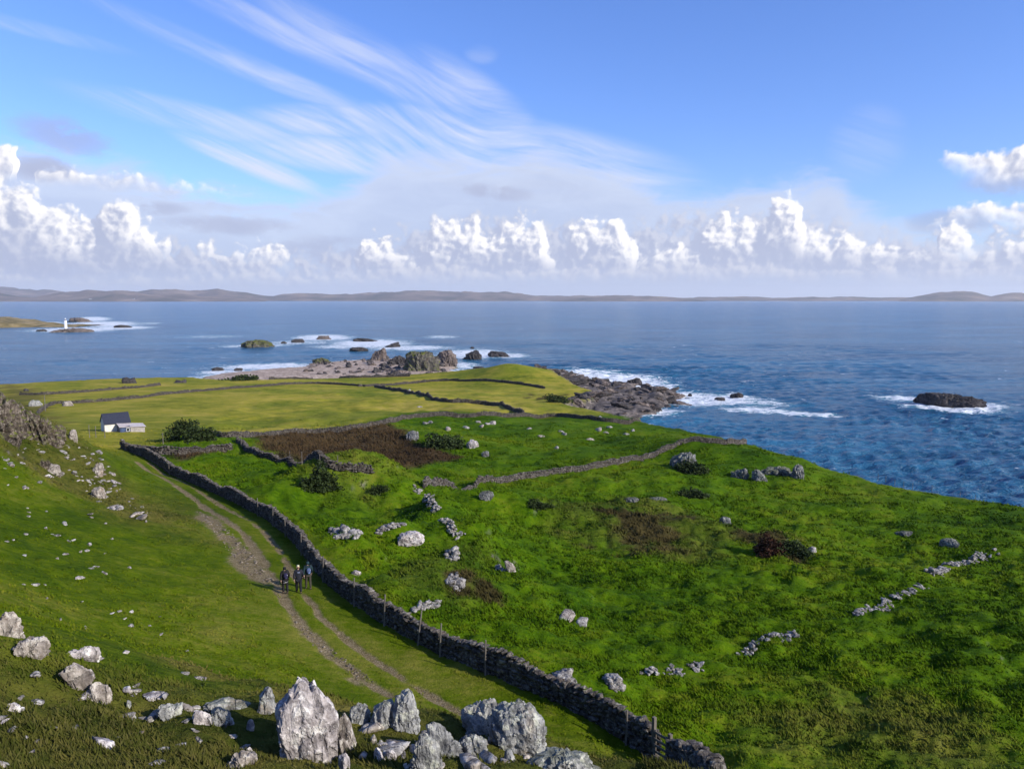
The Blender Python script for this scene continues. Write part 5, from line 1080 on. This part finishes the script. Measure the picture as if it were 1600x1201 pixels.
def person(u, v, h, rz, label, jacket, legs, hat, pack=None, hem=None, band=None, spot=None, stride=.16, hood=False, slim=1.0):
    x, y, z = hit(u, v); z = float(height(x, y)[0]); t = thing('person', label, 'person', (x, y, z), rz, 'walkers on the track'); k = h / 1.75
    P = lambda a, b, c: (a * k, b * k, c * k)       # +Y is ahead
    f = stride; hipz = .92; J = {}
    J['pelvis'] = (P(0, 0, .95), .10 * k * slim)
    E = []
    def chain(pairs, prev):
        for n, p, r in pairs: J[n] = (P(*p), r * k if not isinstance(r, tuple) else tuple(q * k for q in r)); E.append((prev, n)); prev = n
    chain([('waist', (0, .01, 1.10), .095 * slim), ('chest', (0, .02, 1.30), .105 * slim), ('collar', (0, .02, 1.42), .058), ('neck', (0, .03, 1.51), .052), ('skull', (0, .045, 1.60), .088), ('crown', (0, .045, 1.68), .080)], 'pelvis')
    for s, sg in ((-1, 1), (1, -1)):
        chain([('hip%d' % s, (s * .10, 0, .88), .078 * slim), ('knee%d' % s, (s * .105, sg * f * .45 + .03, .49), .062), ('ankle%d' % s, (s * .105, sg * f * .9 - .03, .10), .042), ('toe%d' % s, (s * .12, sg * f * .9 + .13, .045), .036)], 'pelvis')
        chain([('shoulder%d' % s, (s * .175, .01, 1.39), .048), ('elbow%d' % s, (s * .265, -.02 - sg * .07, 1.13), .038), ('wrist%d' % s, (s * .26, .06 - sg * .16, .90), .030), ('palm%d' % s, (s * .258, .085 - sg * .175, .835), (.024, .034))], 'chest')
    body = skin_mesh('body', J, E, SKIN, t)
    # five fingers a side, each its own chain rooted in the palm
    for s, sg in ((-1, 1), (1, -1)):
        px, py, pz = .258 * s, .085 - sg * .175, .835
        for i, (dy, L) in enumerate(((-.027, .062), (-.009, .074), (.009, .078), (.027, .070))):
            skin_mesh('finger', {'a': (P(px, py + dy, pz + .01), .009 * k), 'b': (P(px, py + dy, pz - .045), .0085 * k), 'c': (P(px - s * .012, py + dy + .006, pz - .045 - L * .5), .008 * k), 'd': (P(px - s * .034, py + dy + .01, pz - .045 - L * .9), .007 * k)}, [('a', 'b'), ('b', 'c'), ('c', 'd')], SKIN, body, 1)
        skin_mesh('thumb', {'a': (P(px, py + .01, pz + .02), .011 * k), 'b': (P(px - s * .012, py + .05, pz - .01), .010 * k), 'c': (P(px - s * .026, py + .062, pz - .045), .008 * k)}, [('a', 'b'), ('b', 'c')], SKIN, body, 1)
    # face
    for s in (-1, 1):
        e = mesh_obj('eye', *lathe([(.001, -.010), (.009, -.006), (.012, 0), (.009, .006), (.001, .010)], 8), DARK, body); e.location = P(s * .033, .125, 1.615)
        q = mesh_obj('ear', *lathe([(.004, -.03), (.014, -.02), (.016, .01), (.010, .03)], 8), SKIN, body); q.location = P(s * .088, .03, 1.60)
    nose = mesh_obj('nose', [P(-.014, .128, 1.575), P(.014, .128, 1.575), P(0, .155, 1.578), P(0, .126, 1.625)], [(0, 1, 2), (0, 2, 3), (2, 1, 3), (1, 0, 3)], SKIN, body); mouth = mesh_obj('mouth', *box_arrays(-.022 * k, .022 * k, .118 * k, .131 * k, 1.543 * k, 1.551 * k), plain('lips', (.3, .12, .1), .6, .1), body)
    # jacket: torso and sleeves, hem over the hips
    JJ = {'w': (P(0, .005, 1.10), .158 * k * slim), 'hem': (P(0, 0, .88), .170 * k * slim), 'c': (P(0, .005, 1.29), .168 * k * slim), 'n': (P(0, .012, 1.43), .105 * k), 'col': (P(0, .022, 1.51), .078 * k)}; JE = [('w', 'hem'), ('w', 'c'), ('c', 'n'), ('n', 'col')]
    for s, sg in ((-1, 1), (1, -1)):
        JJ['s%d' % s] = (P(s * .19, .01, 1.395), .085 * k); JJ['e%d' % s] = (P(s * .275, -.02 - sg * .07, 1.13), .066 * k); JJ['c%d' % s] = (P(s * .265, .055 - sg * .15, .915), .046 * k); JE += [('c', 's%d' % s), ('s%d' % s, 'e%d' % s), ('e%d' % s, 'c%d' % s)]
    jk = skin_mesh('jacket', JJ, JE, cloth('jacket_cloth', jacket), t)
    if band: skin_mesh('yoke', {'a': (P(-.10, -.135, 1.33), .055 * k), 'b': (P(.10, -.135, 1.33), .055 * k)}, [('a', 'b')], cloth('yoke_cloth', band), jk, 2)
    if hem: skin_mesh('shirt_hem', {'a': (P(0, -.004, .79), .182 * k * slim), 'b': (P(.01, -.004, .72), .178 * k * slim)}, [('a', 'b')], cloth('shirt_cloth', hem), t, 2)
    TJ = {'p': (P(0, 0, .93), .145 * k * slim)}; TE = []
    for s, sg in ((-1, 1), (1, -1)):
        TJ['h%d' % s] = (P(s * .10, 0, .84), .105 * k * slim); TJ['k%d' % s] = (P(s * .105, sg * f * .45 + .03, .49), .082 * k * slim); TJ['a%d' % s] = (P(s * .105, sg * f * .9 - .025, .10), .066 * k * slim); TE += [('p', 'h%d' % s), ('h%d' % s, 'k%d' % s), ('k%d' % s, 'a%d' % s)]
        skin_mesh('boot', {'a': (P(s * .107, sg * f * .9 - .045, .055), .052 * k), 'b': (P(s * .112, sg * f * .9 + .05, .05), .050 * k), 'c': (P(s * .122, sg * f * .9 + .15, .042), .042 * k), 'd': (P(s * .105, sg * f * .9 - .035, .13), .056 * k)}, [('a', 'b'), ('b', 'c'), ('a', 'd')], cloth('boot_leather', (.03, .026, .022)), t, 1)
    skin_mesh('trousers', TJ, TE, cloth('trouser_cloth', legs), t)
    # hat, hood or hair
    if hood: skin_mesh('hood', {'a': (P(0, .01, 1.49), .10 * k), 'b': (P(0, .022, 1.61), .116 * k), 'c': (P(0, .02, 1.70), .092 * k)}, [('a', 'b'), ('b', 'c')], cloth('hood_cloth', hat), t)
    else:
        skin_mesh('hat', {'a': (P(0, .035, 1.655), .104 * k), 'b': (P(0, .035, 1.72), .092 * k), 'c': (P(0, .035, 1.755), .05 * k)}, [('a', 'b'), ('b', 'c')], cloth('hat_knit', hat), t)
        skin_mesh('hair', {'a': (P(0, .0, 1.535), .088 * k), 'b': (P(0, .025, 1.64), .098 * k)}, [('a', 'b')], cloth('dark_hair', (.03, .022, .016)), body)
    if pack:
        pk = skin_mesh('backpack', {'a': (P(0, -.20, 1.02), (.145 * k, .10 * k)), 'b': (P(0, -.225, 1.20), (.15 * k, .115 * k)), 'c': (P(0, -.19, 1.38), (.115 * k, .085 * k))}, [('a', 'b'), ('b', 'c')], cloth('pack_cloth', pack), t)
        skin_mesh('pocket', {'a': (P(0, -.325, 1.05), (.085 * k, .04 * k)), 'b': (P(0, -.335, 1.15), (.085 * k, .04 * k))}, [('a', 'b')], cloth('pocket_cloth', tuple(min(1, c * 1.8) for c in pack)), pk)
        for s in (-1, 1): skin_mesh('strap', {'a': (P(s * .10, -.15, 1.42), .022 * k), 'b': (P(s * .11, .01, 1.50), .022 * k), 'c': (P(s * .11, .16, 1.36), .022 * k), 'd': (P(s * .12, .13, 1.12), .022 * k)}, [('a', 'b'), ('b', 'c'), ('c', 'd')], cloth('strap_web', (.02, .02, .025)), pk, 1)
        if spot: sp = skin_mesh('tag', {'a': (P(.07, -.305, 1.22), .03 * k), 'b': (P(.085, -.30, 1.27), .03 * k)}, [('a', 'b')], cloth('tag_cloth', spot), pk, 1)
    return t
hd_ = -math.atan2(rutL[8][0] - rutL[5][0], rutL[8][1] - rutL[5][1])
hd_ = math.atan2(-(rutL[5][0] - rutL[8][0]), rutL[5][1] - rutL[8][1])
person(446, 927, 1.72, hd_ + .05, 'person in a black hooded jacket with a pale hem, left of the three walkers', (.012, .012, .014), (.012, .012, .015), (.012, .012, .014), pack=(.018, .016, .05), hem=(.55, .53, .52), spot=(.7, .68, .75), stride=.10, hood=True, slim=1.1)
person(467, 926, 1.74, hd_ - .05, 'person in a pale yellow hat and navy jacket with a grey yoke, middle walker', (.013, .015, .024), (.010, .011, .016), (.62, .60, .36), band=(.13, .15, .21), stride=.16, slim=1.12)
person(482, 920, 1.82, hd_ + .02, 'person in a dark teal jacket carrying a blue grey backpack, right walker', (.012, .030, .036), (.05, .043, .032), (.012, .034, .042), pack=(.07, .10, .19), spot=(.35, .38, .42), stride=.12, hood=True, slim=.92)
# ------------------------------------------------------------------ standing grass: tufts near, tussocks farther off
def grass_material():
    m, t, b = mat_nt('grass_blades', .85, .05); pos = t.new('ShaderNodeNewGeometry').outputs['Position']
    A = t.attr('mask_a'); B = t.attr('mask_b'); sa = t.new('ShaderNodeSeparateColor'); t.put(sa.inputs[0], A.outputs['Color']); sb = t.new('ShaderNodeSeparateColor'); t.put(sb.inputs[0], B.outputs['Color'])
    c, n2, n3 = grass_colour(t, pos, sa.outputs, sb.outputs); v = B.outputs['Alpha']
    c = t.mix(t.mul(v, t.mul(t.sub(1.0, sa.outputs[2]), .35)), c, t.mix(sb.outputs[0], t.mix(1.0, c, (1.9, 1.5, 1.6), 'MULTIPLY'), (.20, .16, .06)))
    gn = t.new('ShaderNodeNewGeometry').outputs['Normal']; nm = t.new('ShaderNodeVectorMath', operation='NORMALIZE'); t.put(nm.inputs[0], t.vadd(t.vmul(gn, (.45, .45, .45)), (0.0, 0.0, .75))); t.l.new(nm.outputs[0], b.inputs['Normal'])
    t.put(b.inputs['Base Color'], c); return m
def build_grass():
    g = np.random.default_rng(99); N = 190000
    r = 9.0 * np.exp(g.uniform(0, 1, N) ** 1.05 * math.log(190 / 9.0)); th = np.radians(g.uniform(-39, 39, N)); x, y = r * np.sin(th), r * np.cos(th)
    fx = np.interp(np.degrees(th), _th, np.arange(len(_th))).astype(int); fj = np.clip(np.log(r / 2) / .0078, 0, len(_rr) - 1).astype(int)
    pick = lambda M: M[fx, fj]
    path, heath, ochre, rough, right, rock, s = [pick(M) for M in (G.m['path'], G.m['heather'], G.m['ochre'], G.m['rough'], G.right, G.rockmask, G.s)]
    dp = np.minimum(seg_dist(x, y, rutL), seg_dist(x, y, rutR)); lane = sst(dp, 1.0, 3.5)
    clump = sst(fbm2(x, y * 1.3, 2.2, 3, 51) + .5 * fbm2(x, y, 9, 2, 77), -.35, .35)
    p = (.4 + .6 * right) * (.2 + .8 * clump); p = np.maximum(p, rough * (.35 + .65 * clump)); p = np.maximum(p, heath * .9); p *= (.25 + .75 * lane) * sst(190 - r, 0, 60); dwl = seg_dist(x, y, NEARWALL); p = np.where(dwl < 1.1, np.maximum(p, .9), p); p[dwl < .34] = 0; p[(path > .3) | (rock > .5) | (s < 1.0)] = 0
    k = g.uniform(0, 1, N) < p; x, y, r = x[k], y[k], r[k]; mk = [a[k] for a in (path, heath, ochre, rough, right, clump)]; n = len(x); z = height(x, y)
    B = 7; hgt = (.06 + .065 * mk[4] + .03 * mk[3] + .10 * mk[1]) * g.uniform(.5, 1.35, n) * (.6 + .7 * mk[5]) * (1 + r / 190); wid = .007 + .0008 * r; spread = .10 + .0035 * r
    ang = g.uniform(0, 6.283, (n, B)); rad = np.sqrt(g.uniform(0, 1, (n, B))) * spread[:, None]; bx, by = x[:, None] + np.cos(ang) * rad, y[:, None] + np.sin(ang) * rad
    lean = g.normal(0, .45, (n, B, 2)) + np.array([-.30, .10]); H = hgt[:, None] * g.uniform(.6, 1.2, (n, B)); fa = g.uniform(0, 6.283, (n, B)); w = (wid[:, None] * g.uniform(.7, 1.3, (n, B)))
    bz = np.broadcast_to(z[:, None], bx.shape) - .03
    v0 = np.stack([bx - np.cos(fa) * w, by - np.sin(fa) * w, bz], -1); v1 = np.stack([bx + np.cos(fa) * w, by + np.sin(fa) * w, bz], -1); v2 = np.stack([bx + lean[..., 0] * H, by + lean[..., 1] * H, bz + H], -1)
    V = np.stack([v0, v1, v2], 2).reshape(-1, 3); T = np.arange(len(V)).reshape(-1, 3)
    rep = lambda a: np.repeat(a, B * 3); tone = np.repeat(g.uniform(0, 1, n * B) ** 2, 3)
    ma = np.stack([rep(mk[0]), rep(mk[1]), rep(mk[2]), np.zeros(len(V))], -1); mb = np.stack([rep(mk[3]), np.zeros(len(V)), rep(mk[4]), tone], -1)
    o = np_mesh('grass', V, T, grass_material(), smooth=False, attrs={'mask_a': ('FLOAT_COLOR', ma), 'mask_b': ('FLOAT_COLOR', mb)})
    return tag(o, 'tufted green grass of the fields and the near slope', None, None, 'stuff')
build_grass()
